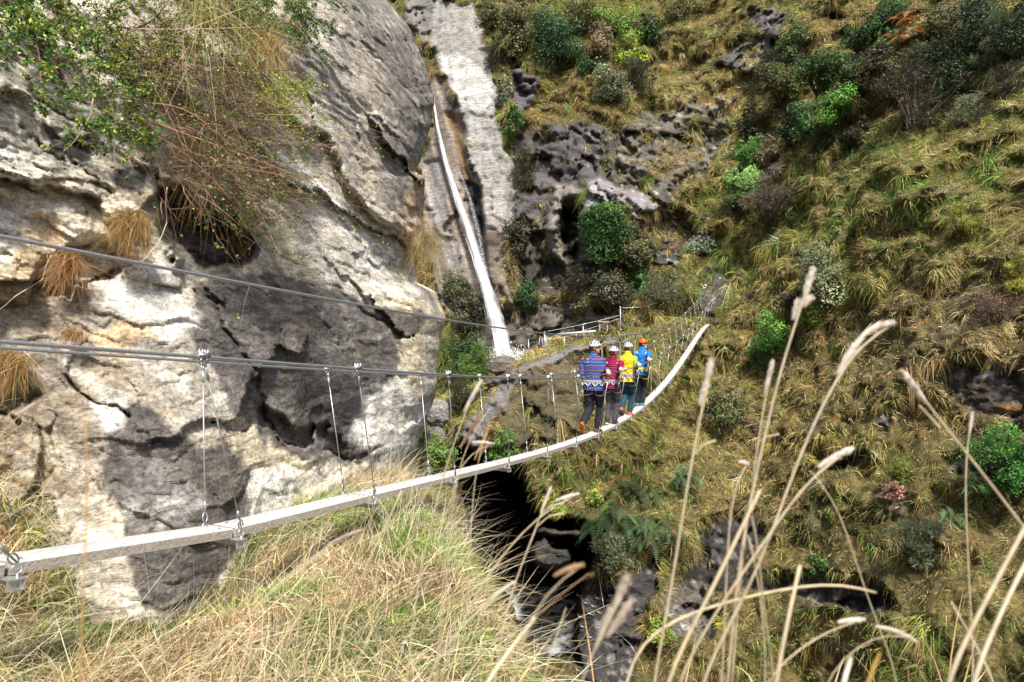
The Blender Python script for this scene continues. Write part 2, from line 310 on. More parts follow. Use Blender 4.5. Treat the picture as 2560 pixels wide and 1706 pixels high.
for name, (pl, c, ps) in rk.items():
    fe = 16 if name == 'gorge' else 6
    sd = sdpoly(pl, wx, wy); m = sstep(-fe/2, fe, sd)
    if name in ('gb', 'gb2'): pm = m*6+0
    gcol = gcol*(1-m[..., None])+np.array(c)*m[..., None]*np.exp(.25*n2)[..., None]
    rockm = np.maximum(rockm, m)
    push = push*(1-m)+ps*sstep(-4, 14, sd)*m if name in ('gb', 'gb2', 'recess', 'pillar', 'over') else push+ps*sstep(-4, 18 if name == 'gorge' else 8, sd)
# scattered small outcrops in the slope
sp = sstep(.33, .42, fbm(P0*np.array([.45, .45, .9]), 4, 121))*(1-rockm)*sstep(1500, 1900, gx)*.35
gcol = gcol*(1-sp[..., None])+np.array([.10, .09, .088])*sp[..., None]
lick = sstep(.3, .5, fbm(P0*3.2, 3, 15))*(rockm > .5)*(gx > 1450)      # pale lichen flecks
gcol = gcol+lick[..., None]*np.array([.2, .2, .19])*np.clip(gcol.mean(-1)/.06, 0, 1)[..., None]
# vertical streaks in the channel beside the fall
chm = sstep(-4, 6, sdpoly(rk['chan'][0], wx, wy))
st = fbm(np.stack([(gx-(gy-300)*.29)/9, gy/260, 0*gx], -1), 3, 5)
gcol = gcol*np.exp(1.1*chm*st)[..., None]
pst = sstep(-3, 3, 5-np.abs(gx-(1092+(gy-470)*.29)))*sstep(460, 480, gy)*(1-sstep(640, 700, gy)); gcol = gcol+pst[..., None]*.14
slabs = sstep(-6, 10, np.maximum.reduce([sdpoly(rk[k][0], wx, wy) for k in ('slab', 'chan')]))
calm = (1-.75*slabs)*(1-.8*np.exp(-((gx-1790)/60)**2-((gy-740)/80)**2))*(1-.85*np.exp(-((gy-ry)/26)**2)*(gx < 1720))
hum = fbm(P0*.3, 3, 41)*1.8+fbm(P0*.85, 3, 43, ridge=True)*.85+fbm(P0*2.3, 3, 47)*.22
vf = 1-sstep(1500, 1560, gx)
def wfac(A_, B_, amp, tilt, seed):
    ia, ic = np.floor(A_), np.floor(B_); best = np.full(A_.shape, 9.); out = np.zeros(A_.shape)
    for da in (-1, 0, 1):
        for dc in (-1, 0, 1):
            I, J = (ia+da).astype(np.int64), (ic+dc).astype(np.int64); z_ = np.zeros_like(I); qx = I+.5+.45*_h(I, J, z_, seed); qy = J+.5+.45*_h(I, J, z_, seed+1); dd = (A_-qx)**2+(B_-qy)**2
            v = amp*_h(I, J, z_, seed+2)+tilt*(_h(I, J, z_, seed+3)*(A_-qx)+_h(I, J, z_, seed+4)*(B_-qy)); m_ = dd < best; best = np.where(m_, dd, best); out = np.where(m_, v, out)
    return out
wa, wb_ = fbm(P0*.6, 4, 501)*1.2, fbm(P0*.6, 4, 511)*1.2; XX = P0[..., 0]+.22*P0[..., 2]+wa
jag = (fbm(P0*np.array([.5, .5, 1.6]), 4, 51, ridge=True)*1.0+fbm(P0*np.array([1.5, 1.5, 5]), 3, 53, ridge=True)*.25)*(1-vf)*.35+(wfac(XX/2.6, (P0[..., 2]+wb_)/(2.2+3.2*vf), .8, 1.1, 601)+wfac(XX/.9, (P0[..., 2]+wb_)/(.8+1.3*vf), .3, .45, 701))*1.1
# cracks and bedding steps across the pale slab
slm = sstep(-4, 4, sdpoly(rk['slab'][0], wx, wy)); zq = P0[..., 2]*.62+.12*P0[..., 0]+.55*fbm(P0*.35, 4, 58); stp = zq-np.floor(zq)
gcol = gcol*(1-.55*slm*np.exp(-((stp-.5)/.018)**2)*sstep(-.1, .2, fbm(P0*.9, 2, 59)))[..., None]*np.exp(slm*(.3*fbm(np.stack([P0[..., 0]*4, P0[..., 1], P0[..., 2]*.5], -1), 4, 60)))[..., None]
D = D+slm*(.09*sstep(.46, .52, stp)+.05*fbm(P0*np.array([2.5, 2.5, 6]), 4, 66, ridge=True))
scl = np.clip(D/25, .45, 1.3)
D = D+push+calm*scl*(hum*(1-rockm*.6)+jag*rockm*.75)+rockm*(1-slabs)*calm*(.05*fbm(P0*np.array([2.2, 2.2, 3.2]), 4, 805, ridge=True)+wfac(XX/.42, (P0[..., 2]+wb_)/.5, .07, .12, 811))
GP = U(gx, gy, D); GD = D
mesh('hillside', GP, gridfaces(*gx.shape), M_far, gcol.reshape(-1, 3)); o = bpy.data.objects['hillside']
tag(o, 'steep grassy hillside and waterfall cliff across the gorge', 'hillside', kind='structure')
def Dat(px, py):
    i = np.clip((np.asarray(py)-GY[0])/5, 0, len(GY)-1.001); j = np.clip((np.asarray(px)-GX[0])/5, 0, len(GX)-1.001)
    return GD[np.round(i).astype(int), np.round(j).astype(int)]

# river at the bottom of the gorge
rv = []
ii, jj = np.meshgrid(np.linspace(-9, 11, 90), np.linspace(16, 34, 80))
zz = -12.3+.12*fbm(np.stack([ii, jj, 0*ii], -1)*.9, 4, 5)
mr, nr, pr = newmat('river_water'); L = nr.links.new
tc = nd(nr, 'ShaderNodeTexCoord'); nn = nd(nr, 'ShaderNodeTexNoise'); nn.inputs['Scale'].default_value = 2.2; nn.inputs['Detail'].default_value = 8; L(tc.outputs['Object'], nn.inputs[0])
cr = nd(nr, 'ShaderNodeValToRGB'); cr.color_ramp.elements[0].position = .40; cr.color_ramp.elements[0].color = (.03, .05, .07, 1); cr.color_ramp.elements[1].position = .58; cr.color_ramp.elements[1].color = (.75, .8, .85, 1)
L(nn.outputs[0], cr.inputs[0]); L(cr.outputs[0], pr.inputs['Base Color']); pr.inputs['Roughness'].default_value = .25
tag(mesh('river', np.stack([ii, jj, zz], -1), gridfaces(*ii.shape), mr), 'foaming river at the bottom of the dark gorge', 'river', kind='structure')

# the waterfall: a bundle of falling sheets hanging off the wall
def fall(name, pts, off, seed, dens, cols, ridgeamp=.25, back=0):
    pts = np.array(pts, float); ys = np.arange(pts[0, 1], pts[-1, 1]+1, 2.5)
    xc = np.interp(ys, pts[:, 1], pts[:, 0]); hw = np.interp(ys, pts[:, 1], pts[:, 2])
    k = 41; s = np.linspace(-1, 1, k)
    X = xc[:, None]+hw[:, None]*s*(1+.12*fbm(np.stack([ys/22, 0*ys, 0*ys+seed], -1), 3, seed)[:, None]); Y = ys[:, None]+0*s
    Dw = np.minimum.reduce([Dat(xc+q*hw, ys) for q in (-1, 0, 1)]); Dw = np.convolve(np.pad(Dw, 20, 'edge'), np.ones(41)/41, 'valid')
    DD = Dw[:, None]-off+.35*s**2+ridgeamp*fbm(np.stack([s[None]*4+0*Y, Y/120, 0*Y+seed], -1), 3, seed+3)
    V = U(X, Y, DD); a = 1-np.abs(s)**1.6
    uvv = np.stack([s[None]+0*Y, Y/100, a[None]+0*Y], -1)
    return mesh(name, V, gridfaces(*X.shape), cols, None, uv=uvv.reshape(-1, 3))
def water_mat(name, thr, soft, sx, sy, col=(.92, .95, 1)):
    m, n, p = newmat(name); L = n.links.new; at = nd(n, 'ShaderNodeAttribute', attribute_name='UVc')
    mp = nd(n, 'ShaderNodeMapping'); mp.inputs['Scale'].default_value = (sx, sy, 0); L(at.outputs['Vector'], mp.inputs[0])
    nn = nd(n, 'ShaderNodeTexNoise'); nn.inputs['Scale'].default_value = 1; nn.inputs['Detail'].default_value = 6; nn.inputs['Roughness'].default_value = .65; L(mp.outputs[0], nn.inputs['Vector'])
    sx_ = nd(n, 'ShaderNodeSeparateXYZ'); L(at.outputs['Vector'], sx_.inputs[0])
    a = nd(n, 'ShaderNodeMath', operation='MULTIPLY_ADD'); a.inputs[1].default_value = .45; L(sx_.outputs[2], a.inputs[0]); L(nn.outputs[0], a.inputs[2])
    r = nd(n, 'ShaderNodeMapRange'); r.inputs[1].default_value = thr; r.inputs[2].default_value = thr+soft; L(a.outputs[0], r.inputs[0])
    p.inputs['Base Color'].default_value = (*col, 1); p.inputs['Roughness'].default_value = .5
    p.inputs['Subsurface Weight'].default_value = 0
    b = nd(n, 'ShaderNodeBump'); b.inputs['Strength'].default_value = .5; b.inputs['Distance'].default_value = .2; L(nn.outputs[0], b.inputs['Height']); L(b.outputs[0], p.inputs['Normal'])
    t = nd(n, 'ShaderNodeBsdfTransparent'); x = nd(n, 'ShaderNodeMixShader'); L(r.outputs[0], x.inputs[0]); L(t.outputs[0], x.inputs[1]); L(p.outputs[0], x.inputs[2]); L(x.outputs[0], n.nodes['Material Output'].inputs[0])
    return m
wf = fall('waterfall', [(1083,244,3),(1095,325,6),(1118,420,9),(1145,500,12),(1172,580,15),(1198,660,18),(1222,740,22),(1240,800,25),(1253,850,29),(1262,894,32)], .9, 3, 1, water_mat('falling_water', .62, .34, 6, 1.3, (.74,.78,.84)))
tag(wf, 'narrow white waterfall dropping down the pale rock slab', 'waterfall', kind='structure')
w2 = fall('waterfall_spray', [(1150,430,8),(1176,500,18),(1200,600,22),(1216,700,22),(1245,800,26),(1262,860,34)], .45, 8, 1, water_mat('spray_drops', .97, .06, 30, 24)); w2.parent = wf
mb = MB(); rg = np.random.default_rng(5)
pb = U(rg.normal(1276, 26, 1500), 895-np.abs(rg.normal(0, 13, 1500)), 0*np.ones(1500)+37.2+rg.normal(0, .4, 1500))
V, T, c = leaves(pb, unit(rg.normal(size=(1500, 3))), rg.uniform(.03, .11, 1500), np.full((1500, 3), .85), rg, .7); mb.add(V, T); mb.C[-1] = c
mb.build('splash_drops', M_white, wf)
aa = np.linspace(0, 2*np.pi, 40)[:, None]; rr_ = np.linspace(0, 1, 14)[None]; X_ = .35+1.25*rr_*np.cos(aa); Y_ = 36.3+1.5*rr_*np.sin(aa)
Z_ = -1.0+.07*fbm(np.stack([X_*3, Y_*3, 0*X_], -1), 4, 5)-.1*rr_**4
tag(mesh('plunge_pool', np.stack([X_, Y_, Z_+0*X_], -1), gridfaces(40, 14), mr), 'small foaming pool under the waterfall', 'pool', kind='structure')
pl = np.array([U(1215,906,37.4), U(1330,906,33.5), U(1330,897,37.4), U(1240,893,38.5)]); 
# ---------------------------------------------------------------- the near cliff on the left
EDGE = [(-320,900),(0,967),(57,1015),(123,1048),(189,1076),(264,1085),(354,1067),(430,1040),(444,1062),(519,1057),(613,1057),(642,1038),(707,1042),(730,1092),(798,1115),(837,1103),(902,1096),(959,1092),(997,1088),(1053,1063),(1110,1047),(1176,1030),(1206,1009),(1300,985),(1800,960)]
fC = depthmap([(-320,-320,6.4),(-320,600,4.6),(-320,1750,3.9),(0,0,6.4),(0,300,5.9),(0,600,5.5),(0,1200,5.0),(430,0,8.2),(430,300,7.6),(430,600,6.8),(430,1200,5.5),(430,1500,5.0),(700,200,9.6),(700,900,7.6),(900,0,12.8),(900,500,11.2),(900,1000,9.3),
 (900,1250,8.4),(1080,250,15),(1080,800,12.6),(1040,1100,10.6),(1000,1750,8)])
vy = np.arange(-320, 1780, 4.0); nc = 350; nb = 26
ed = np.interp(vy, [a for a, b in EDGE], [b for a, b in EDGE])+5*fbm(np.stack([vy/28, 0*vy, 0*vy], -1), 4, 77)
u = np.linspace(0, 1, nc)**.93
cx = -320+(ed[:, None]+320)*u; cy = vy[:, None]+0*cx
D = fC(cx, cy); e = ed[:, None]-cx
D = D+1.5*np.exp(-e/28)+.8*np.exp(-e/90)
P0 = U(cx, cy, D)
ca, sa = math.cos(R(36)), math.sin(R(36))
al = P0[..., 0]*ca-P0[..., 2]*sa; ac = P0[..., 0]*sa+P0[..., 2]*ca
A3 = lambda a, b, s=0: np.stack([al*a, ac*b, P0[..., 1]*a], -1)
wq = np.stack([cx/120, cy/120, 0*cx], -1)
wx = cx+fbm(wq, 5, 3)*38+fbm(wq*7, 3, 4)*9; wy = cy+fbm(wq, 5, 13)*38+fbm(wq*7, 3, 14)*9
def PM(pl, f=8, fx=None): return sstep(-f, f, sdpoly(pl, wx, wy))
lump = [  # polygon, metres towards (-) or away (+) from the viewer, edge softness
 ([(640,150),(760,-60),(1000,-60),(1120,190),(1110,360),(1050,470),(1010,600),(960,575),(900,500),(830,400),(740,290)],-.55,10),
 ([(-400,190),(0,205),(130,262),(250,335),(370,410),(388,490),(335,548),(252,556),(236,500),(150,470),(-400,440)],-.35,7),
 ([(-400,60),(60,75),(120,140),(250,215),(360,310),(455,420),(455,470),(390,440),(250,330),(120,250),(-400,180)],-.25,6),
 ([(390,470),(455,462),(560,515),(625,600),(600,690),(480,700),(410,640),(388,560)],.75,12),
 ([(100,640),(230,590),(320,640),(300,690),(210,700),(180,760),(90,740)],.3,8),
 ([(-400,640),(60,650),(110,700),(80,760),(-400,760)],-.2,7),
 ([(-400,880),(30,900),(110,1000),(20,1050),(-400,1020)],.25,8),
 ([(840,760),(1010,860),(1120,1000),(1100,1120),(1000,1240),(900,1180),(930,1060),(900,950)],-.12,14),
 ([(640,1020),(800,1060),(860,1120),(850,1180),(760,1250),(700,1170),(660,1100)],.3,10)]
cliffcracks = [[(520,700),(560,770),(600,840),(640,930),(660,1040),(700,1090),(790,1150),(830,1230)],[(820,500),(880,600),(960,700),(1040,780)],[(700,1080),(790,1120),(880,1150),(960,1110)],[(0,70),(100,130),(180,240),(330,270)],
 [(150,930),(260,1000),(330,1050)],[(880,300),(920,420),(1000,520)],[(560,640),(700,640),(800,700),(900,760),(1000,830)],[(240,560),(310,600),(400,640)],[(0,470),(120,500),(230,560)],[(60,320),(200,420),(280,500)]]
for pl, d, f in lump: D = D+d*sstep(-f, f, sdpoly(pl, wx, wy))
ck = 0*D
for L_ in cliffcracks:
    dd = polydist(L_, wx, wy); cm = np.clip(.45+1.6*fbm(wq*1.7, 3, 88+len(L_)), 0, 1); ck = np.maximum(ck, .7*cm*np.exp(-(dd/3.5)**2)); D = D+.14*cm*np.exp(-(dd/5)**2)
rough = .55+.3*PM(lump[0][0], 30)+.5*PM([(-400,180),(250,330),(400,500),(300,700),(100,800),(-400,800)], 40)
ltop = sstep(760, 420, cy)*sstep(760, 480, cx)
lay = fbm(A3(.5, 2.0), 5, 5, ridge=True)*(.04+.07*ltop)+fbm(A3(1.6, 7), 4, 8, ridge=True)*.022+fbm(P0*.7, 2, 19)*.14
q1 = fbm(A3(.9, 2.6), 4, 23)*5; q2 = fbm(A3(2.2, 6.5), 4, 24)*5
blk = (np.floor(q1)+sstep(.75, 1, q1-np.floor(q1)))/5*(.07+.12*ltop)+(np.floor(q2)+sstep(.7, 1, q2-np.floor(q2)))/5*(.035+.06*ltop)
pit = np.clip(fbm(P0*5, 4, 29), 0, 1)*.05+fbm(P0*14, 3, 30)*.012
D = D+(lay+blk)*rough+pit*np.clip(1.1-rough*.55, .2, 1)
def facets(sx_, sy_, amp, tilt, seed):       # flat tilted joint faces
    a_ = (al*1.0+.25*b_w)/sx_; c_ = (ac+.25*b_w2)/sy_; ia, ic = np.floor(a_), np.floor(c_); best = np.full(a_.shape, 9.); out = np.zeros(a_.shape)
    for da in (-1, 0, 1):
        for dc in (-1, 0, 1):
            I, J = (ia+da).astype(np.int64), (ic+dc).astype(np.int64); z_ = np.zeros_like(I)
            qx = I+.5+.45*_h(I, J, z_, seed); qy = J+.5+.45*_h(I, J, z_, seed+1); dd = (a_-qx)**2+(c_-qy)**2
            v = amp*_h(I, J, z_, seed+2)+tilt*(_h(I, J, z_, seed+3)*(a_-qx)+_h(I, J, z_, seed+4)*(c_-qy)); m_ = dd < best; best = np.where(m_, dd, best); out = np.where(m_, v, out)
    return out
b_w = fbm(P0*1.2, 4, 101); b_w2 = fbm(P0*1.2, 4, 111)
D = D+facets(2.1, 1.05, .15, .42, 201)+facets(.7, .33, .035, .10, 301)+facets(.2, .09, .012, .03, 401)
CP = U(cx, cy, D)
# colour: cream and grey schist, dark weathered sheets, rust
b1 = fbm(A3(.35, .9), 5, 61); b2 = fbm(A3(1.2, 5), 5, 63); b3 = fbm(P0*.6, 4, 66)
b4 = fbm(A3(3.2, 10), 4, 404)
t = np.clip(.62+1.0*b1+.35*b2, 0, 1)[..., None]
cc = np.array([.27, .235, .19])*(1-t)+np.array([.76, .71, .61])*t
cc = cc*(1+np.clip(b3, 0, 1)[..., None]*np.array([.15, -.05, -.45]))
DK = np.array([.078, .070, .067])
def put(pl, c, f=12, k=1.0, nz=.6):
    global cc
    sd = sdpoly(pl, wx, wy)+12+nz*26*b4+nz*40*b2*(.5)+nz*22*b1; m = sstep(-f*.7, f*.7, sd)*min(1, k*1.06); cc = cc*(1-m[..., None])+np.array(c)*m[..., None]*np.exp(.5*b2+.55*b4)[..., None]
put([(640,150),(760,-60),(1000,-60),(1120,190),(1110,360),(1050,470),(1010,600),(960,575),(900,500),(830,400),(740,290)], (.38,.34,.29), 30, .75)
put([(850,-60),(1000,-60),(1120,190),(1110,360),(1050,480),(1000,560),(960,430),(985,300),(960,150),(900,60)], (.20,.185,.17), 24, .7)
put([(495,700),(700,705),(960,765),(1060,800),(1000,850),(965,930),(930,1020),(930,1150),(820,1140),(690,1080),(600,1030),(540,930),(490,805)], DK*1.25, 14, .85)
put([(760,900),(930,1000),(925,1135),(820,1100),(740,1010)], DK*.8, 16, .8)
put([(290,1010),(370,1035),(455,1090),(565,1120),(612,1175),(620,1230),(600,1310),(580,1400),(500,1540),(360,1500),(325,1300),(270,1190),(255,1060)], DK, 14, .85)
put([(300,1130),(450,1180),(500,1270),(420,1330),(330,1300)], (.30,.28,.26), 20, .5)
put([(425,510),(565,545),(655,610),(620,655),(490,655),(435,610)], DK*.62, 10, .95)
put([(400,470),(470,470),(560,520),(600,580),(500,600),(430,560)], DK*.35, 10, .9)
put([(130,315),(207,370),(200,385),(150,350)], DK*.9, 8, .9, .3); put([(290,430),(350,420),(330,470),(290,460)], DK*1.2, 8, .8, .3)
for q in ([(300,690),(480,690),(500,800),(430,860),(330,820),(280,760)], [(920,1000),(1000,950),(1060,1010),(1040,1110),(960,1130),(900,1100)], [(-50,330),(20,350),(90,450),(60,600),(-50,650)], [(700,330),(760,420),(860,520),(950,640),(1030,720),(960,700),(850,600),(720,430)], [(230,1000),(280,960),(330,1000),(300,1060),(240,1080)], [(640,1180),(760,1200),(700,1290),(620,1290)]):
    put(q, (.78,.75,.68), 26, .75)
for q in ([(60,560),(130,560),(120,700),(40,680)], [(240,830),(330,800),(380,860),(300,880)], [(1005,540),(1038,445),(1066,444),(1060,613),(1038,645),(1020,610)], [(250,600),(330,580),(360,650),(280,660)]):
    put(q, (.62,.43,.24), 14, .6, .4)
cc = cc*(1-.75*ck[..., None])*np.exp(.30*fbm(A3(4, 16), 4, 68)+.22*fbm(P0*9, 3, 69))[..., None]
fl_ = sstep(.22, .34, fbm(A3(2.5, 8), 4, 70))[..., None]; fl_ = fl_*.7*np.clip(cc.mean(-1, keepdims=True)*4-.35, .12, 1); cc = cc*(1-.55*fl_)+np.array([.80, .77, .70])*.55*fl_
fd_ = sstep(.25, .36, fbm(A3(3, 9)+9, 4, 72))[..., None]; fd_ = fd_*.35; cc = cc*(1-.6*fd_)+np.array([.10, .085, .07])*.6*fd_
bx = ed[:, None]-np.arange(1, nb+1)[None]*5.; by = vy[:, None]+0*bx
bD = D[:, -1:]+np.cumsum(np.linspace(.05, .8, nb))[None]
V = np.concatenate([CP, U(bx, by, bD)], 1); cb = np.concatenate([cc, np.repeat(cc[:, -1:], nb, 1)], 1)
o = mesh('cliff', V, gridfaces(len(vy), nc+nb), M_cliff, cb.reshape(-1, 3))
tag(o, 'pale grey and cream schist cliff with dark weathered sheets beside the bridge', 'cliff', kind='structure')
CD = D
def Dcl(px, py):
    i = int(np.clip((py+320)/4, 0, len(vy)-1)); j = int(np.argmin(abs(cx[i]-px))); return CD[i, j]

# ---------------------------------------------------------------- the near grass bank
BE = [(-9,16),(-2.2,11),(-1.15,8.7),(-.72,7),(-.36,5.3),(-.14,4.45),(.06,3.5),(.2,2.9),(.7,2.4),(2.2,2.1),(4,1.9),(9,1.7),(9,-4),(-9,-4)]
def bank_z(X, Y):
    d = -sdpoly(BE, X, Y)+.22*fbm(np.stack([X, Y, 0*X], -1)*1.3, 3, 6)
    z = -1.62-.045*Y+.95*np.clip(-X-3.15, 0, 1.3)-.10*np.clip(X+1, -3, 0)*0+.12*fbm(np.stack([X, Y, 0*X], -1)*.9, 4, 2)
    z = z-.55*np.exp(-((X+2.75)/.8)**2-((Y-4.9)/.9)**2)
    o = np.clip(d+.35, 0, None); return z-1.3*o**1.4-2.6*np.clip(d, 0, None)
bxx = np.arange(-8, 9.01, .07); byy = np.arange(-3, 13.5, .07); X, Y = np.meshgrid(bxx, byy)
Z = np.maximum(bank_z(X, Y), -13.5)
BN = fbm(np.stack([X, Y, 0*X], -1)*.8, 3, 91)
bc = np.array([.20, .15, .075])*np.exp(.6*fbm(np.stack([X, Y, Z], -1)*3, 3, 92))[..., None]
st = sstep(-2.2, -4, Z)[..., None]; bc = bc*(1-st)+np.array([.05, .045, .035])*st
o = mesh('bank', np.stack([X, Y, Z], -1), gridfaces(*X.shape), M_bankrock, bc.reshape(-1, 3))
tag(o, 'grassy bank in the foreground that drops into the gorge', 'bank', kind='structure')
# ---------------------------------------------------------------- ground cover grass (uncountable)
STRAW = [(.66,.51,.24),(.58,.43,.18),(.76,.62,.34),(.46,.32,.12)]; OLIVE = [(.29,.29,.06),(.40,.36,.10),(.22,.25,.05)]
GREEN = [(.10,.24,.04),(.17,.33,.06),(.08,.17,.03)]; RUST = [(.34,.19,.09),(.42,.25,.11),(.26,.15,.08)]; BROWN = [(.26,.19,.09),(.20,.14,.07),(.33,.25,.13)]
def zone(px, py, P):                          # palette weights straw, olive, green, rust, brown
    a = fbm(P*.22, 3, 201); b = fbm(P*.22, 3, 202); c = fbm(P*.5, 2, 203)
    G = lambda x, y, s, t: np.exp(-((px-x)/s)**2-((py-y)/t)**2)
    right = sstep(1800, 2200, px)
    straw = .7+1.7*a+2.2*G(1800,150,230,120)+.8*right+1.6*G(2500,500,160,160)+1.0*G(1750,300,160,120)
    olive = 1.2+1.5*b+1.4*G(2050,1050,260,220)+1.0*G(1700,1150,300,200)+.6*G(1500,1050,200,100)
    green = .95-2.2*a+1.2*b*right+2.2*G(2350,480,200,90)+1.8*G(2200,450,150,120)+4.5*G(2350,1600,300,170)+1.8*G(2150,1400,200,100)+1.2*G(1800,700,120,100)+2*G(2480,360,60,60)+1.5*G(2100,620,80,80)+1.5*G(1150,950,80,60)
    rust = .3+1.0*c+3.0*G(1420,240,140,110)+2.5*G(1550,320,120,60)+1.0*G(1700,560,160,120)+1.2*G(2330,1330,180,90)
    brown = .6-1.2*b+1.3*G(1600,900,300,260)+1.8*G(1400,1150,250,160)+1.2*G(2000,1500,400,150)+1.0*G(1700,1350,260,200)
    Wt = np.clip(np.stack([straw, olive, green, rust, brown], -1), .02, None)
    return Wt/Wt.sum(-1, keepdims=True)
PALS = np.array([np.mean(p, 0) for p in (STRAW, OLIVE, GREEN, RUST, BROWN)])
dU = GP[1:, 1:]-GP[:-1, :-1]; dV = GP[1:, :-1]-GP[:-1, 1:]
CN = np.cross(dU, dV); area = .5*np.linalg.norm(CN, axis=-1); CN = unit(CN); CN *= np.where(CN[..., 1:2] > 0, -1, 1)
cxg = (gx[1:, 1:]+gx[:-1, :-1])/2; cyg = (gy[1:, 1:]+gy[:-1, :-1])/2; Dg = GD[:-1, :-1]
gm = (1-np.clip(rockm[:-1, :-1]*1.15, 0, 1))*(1-sp[:-1, :-1])+.03*rockm[:-1, :-1]
mossm = sstep(-4, 6, sdpoly(rk['moss'][0], cxg, cyg)); gm = np.where(mossm > .3, .13, gm)
gm = np.maximum(gm, .75*sstep(-.05, .12, fbm(GP[:-1, :-1]*.55, 3, 909))*(cxg > 1510)*(cyg < 760)*(cxg < 1900))
gm = gm*(cxg > 1000)*(1-sstep(-10, 5, sdpoly(rk['gorge'][0], cxg, cyg)))
gm = gm*(1-np.exp(-(np.clip(-sdpoly(rk['gorge'][0], cxg, cyg), 0, None)/22)**2))
gm = gm*np.where((cxg < 1290) & (cyg < 860) & (slabs[:-1, :-1] > .3), 0, 1)
wt = (np.minimum(area, 25/ (F/Dg)**2*60)*gm*(25/Dg)**.8).ravel(); wt /= wt.sum()
def hill_grass(name, nclump, per, Lr, wdt, spread, lift, droopr, seed, steep=1.0):
    rg = np.random.default_rng(seed); ci = rg.choice(wt.size, nclump, p=wt)
    P = GP[:-1, :-1].reshape(-1, 3)[ci]+rg.uniform(0, 1, (nclump, 1))*dU.reshape(-1, 3)[ci]*.8; N = CN.reshape(-1, 3)[ci]
    W = zone(cxg.ravel()[ci], cyg.ravel()[ci], P)
    k = np.array([rg.choice(5, p=W[i]) for i in range(nclump)])
    ccl = PALS[k]*np.exp(rg.normal(.05, .45, (nclump, 1)))*np.exp(rg.normal(0, .08, (nclump, 3)))
    ccl = .75*ccl+.25*(W@PALS)
    P, N, ccl, kk = [np.repeat(q, per, 0) for q in (P, N, ccl, k)]; n = len(P)
    az = rg.normal(size=(n, 3)); az -= N*(az*N).sum(1, keepdims=True); az = unit(az)
    sc_ = np.repeat(rg.uniform(.6, 1.5, nclump), per); dn = Dn = P[:, 1]
    down = np.array([0, 0, -1.])-N*(-N[:, 2:3]); 
    flow = np.repeat(rg.normal(0, .35, (nclump, 3)), per, 0)
    dirn = unit(N*rg.uniform(.5, 1.2, (n, 1))+az*rg.uniform(.1, .9, (n, 1))+down*.25+flow)
    base = P+az*rg.uniform(0, spread, (n, 1))+N*rg.uniform(-.05, lift, (n, 1))
    L = rg.uniform(*Lr, n)*sc_*np.clip(dn/24, .78, 1.25)
    col = ccl*np.exp(rg.normal(0, .33, (n, 1))); g = rg.random(n) < .10; col[g] = pick(STRAW, g.sum(), rg)*1.1
    curl = flow*.5+rg.normal(0, .15, (n, 3))
    V, T, c = strands(base, dirn, L, rg.uniform(*droopr, n), wdt*np.clip(dn/22, .5, 1.6)*rg.uniform(.5, 1.3, n), col, 3, rg, curl)
    return tag(mesh(name, V, T, M_grass, c, smooth=False), kind='stuff')
tag(hill_grass('hillside_grass', 24000, 15, (.17, .42), .017, .18, .10, (.45, 1.1), 11), 'dry straw, olive and green tussock grass covering the far hillside', 'grass')
tag(hill_grass('hillside_tussocks', 350, 60, (.4, .75), .018, .34, .16, (.6, 1.25), 13), 'big drooping straw tussocks on the far hillside', 'grass')
tag(hill_grass('hillside_grass_short', 52000, 4, (.14, .34), .022, .15, .04, (.1, .5), 12), 'short grass and litter between the tussocks on the hillside', 'grass')

ST2 = [(.68,.57,.35),(.60,.49,.28),(.76,.66,.45),(.50,.38,.20)]
def bank_grass(name, n, Lr, wdt, seed, lean, droopr, cols, wts, region=None, per=1, spread=.0, segs=3, jit=.3):
    rg = np.random.default_rng(seed); nb_ = n//per*4
    x = rg.uniform(-7, 3.5, nb_); y = rg.uniform(.6, 11, nb_); z = bank_z(x, y)
    px = 1280+F*x/y; py = 853-F*z/y; k = (px > -250) & (px < 2700) & (py < 2300) & (z > -3.8)
    k &= rg.random(nb_) < np.clip(y/3.2, .25, 1)
    if region is not None: k &= region(x, y, z, px, py, rg)
    # nothing grows inside the cliff
    cd = fC(np.clip(px, -320, 1090), np.clip(py, -300, 1750)); k &= ~((y > cd+.15) & (px < 1010))
    x, y, z = x[k][:n//per], y[k][:n//per], z[k][:n//per]; m = len(x)
    P = np.repeat(np.stack([x, y, z], 1), per, 0); n = len(P)
    gr = sstep(-.22, .05, fbm(P*np.array([1.1, 1.1, 0])+3, 3, 303))*sstep(2.4, 3.6, P[:, 1])*.9+.05; br_ = np.exp(.7*fbm(P*np.array([1.7, 1.7, 0]), 3, 305))[:, None]
    cl = pick(cols[0], n, rg, jit)*(1-gr[:, None])+pick(cols[1], n, rg, jit)*gr[:, None]; cl = cl*br_
    mixm = rg.random(n) < wts; cl[mixm] = pick(ST2, mixm.sum(), rg, .25)*1.15
    fl = np.repeat(rg.normal(0, .25, (m, 3)), per, 0)+.5*np.stack([fbm(P*.9, 2, 5), fbm(P*.9, 2, 6), 0*P[:, 0]], 1)
    dirn = unit(np.array([0, 0, 1.])+np.array(lean)+fl+rg.normal(0, .33, (n, 3)))
    base = P+np.stack([rg.normal(0, spread, n), rg.normal(0, spread, n), np.full(n, -.02)], 1)
    V, T, c = strands(base, dirn, rg.uniform(*Lr, n), rg.uniform(*droopr, n), wdt*rg.uniform(.5, 1.3, n), cl, segs, rg, fl*.6+rg.normal(0, .15, (n, 3)))
    return tag(mesh(name, V, T, M_grass, c, smooth=False), kind='stuff')
left = lambda x, y, z, px, py, rg: (px < 1450)
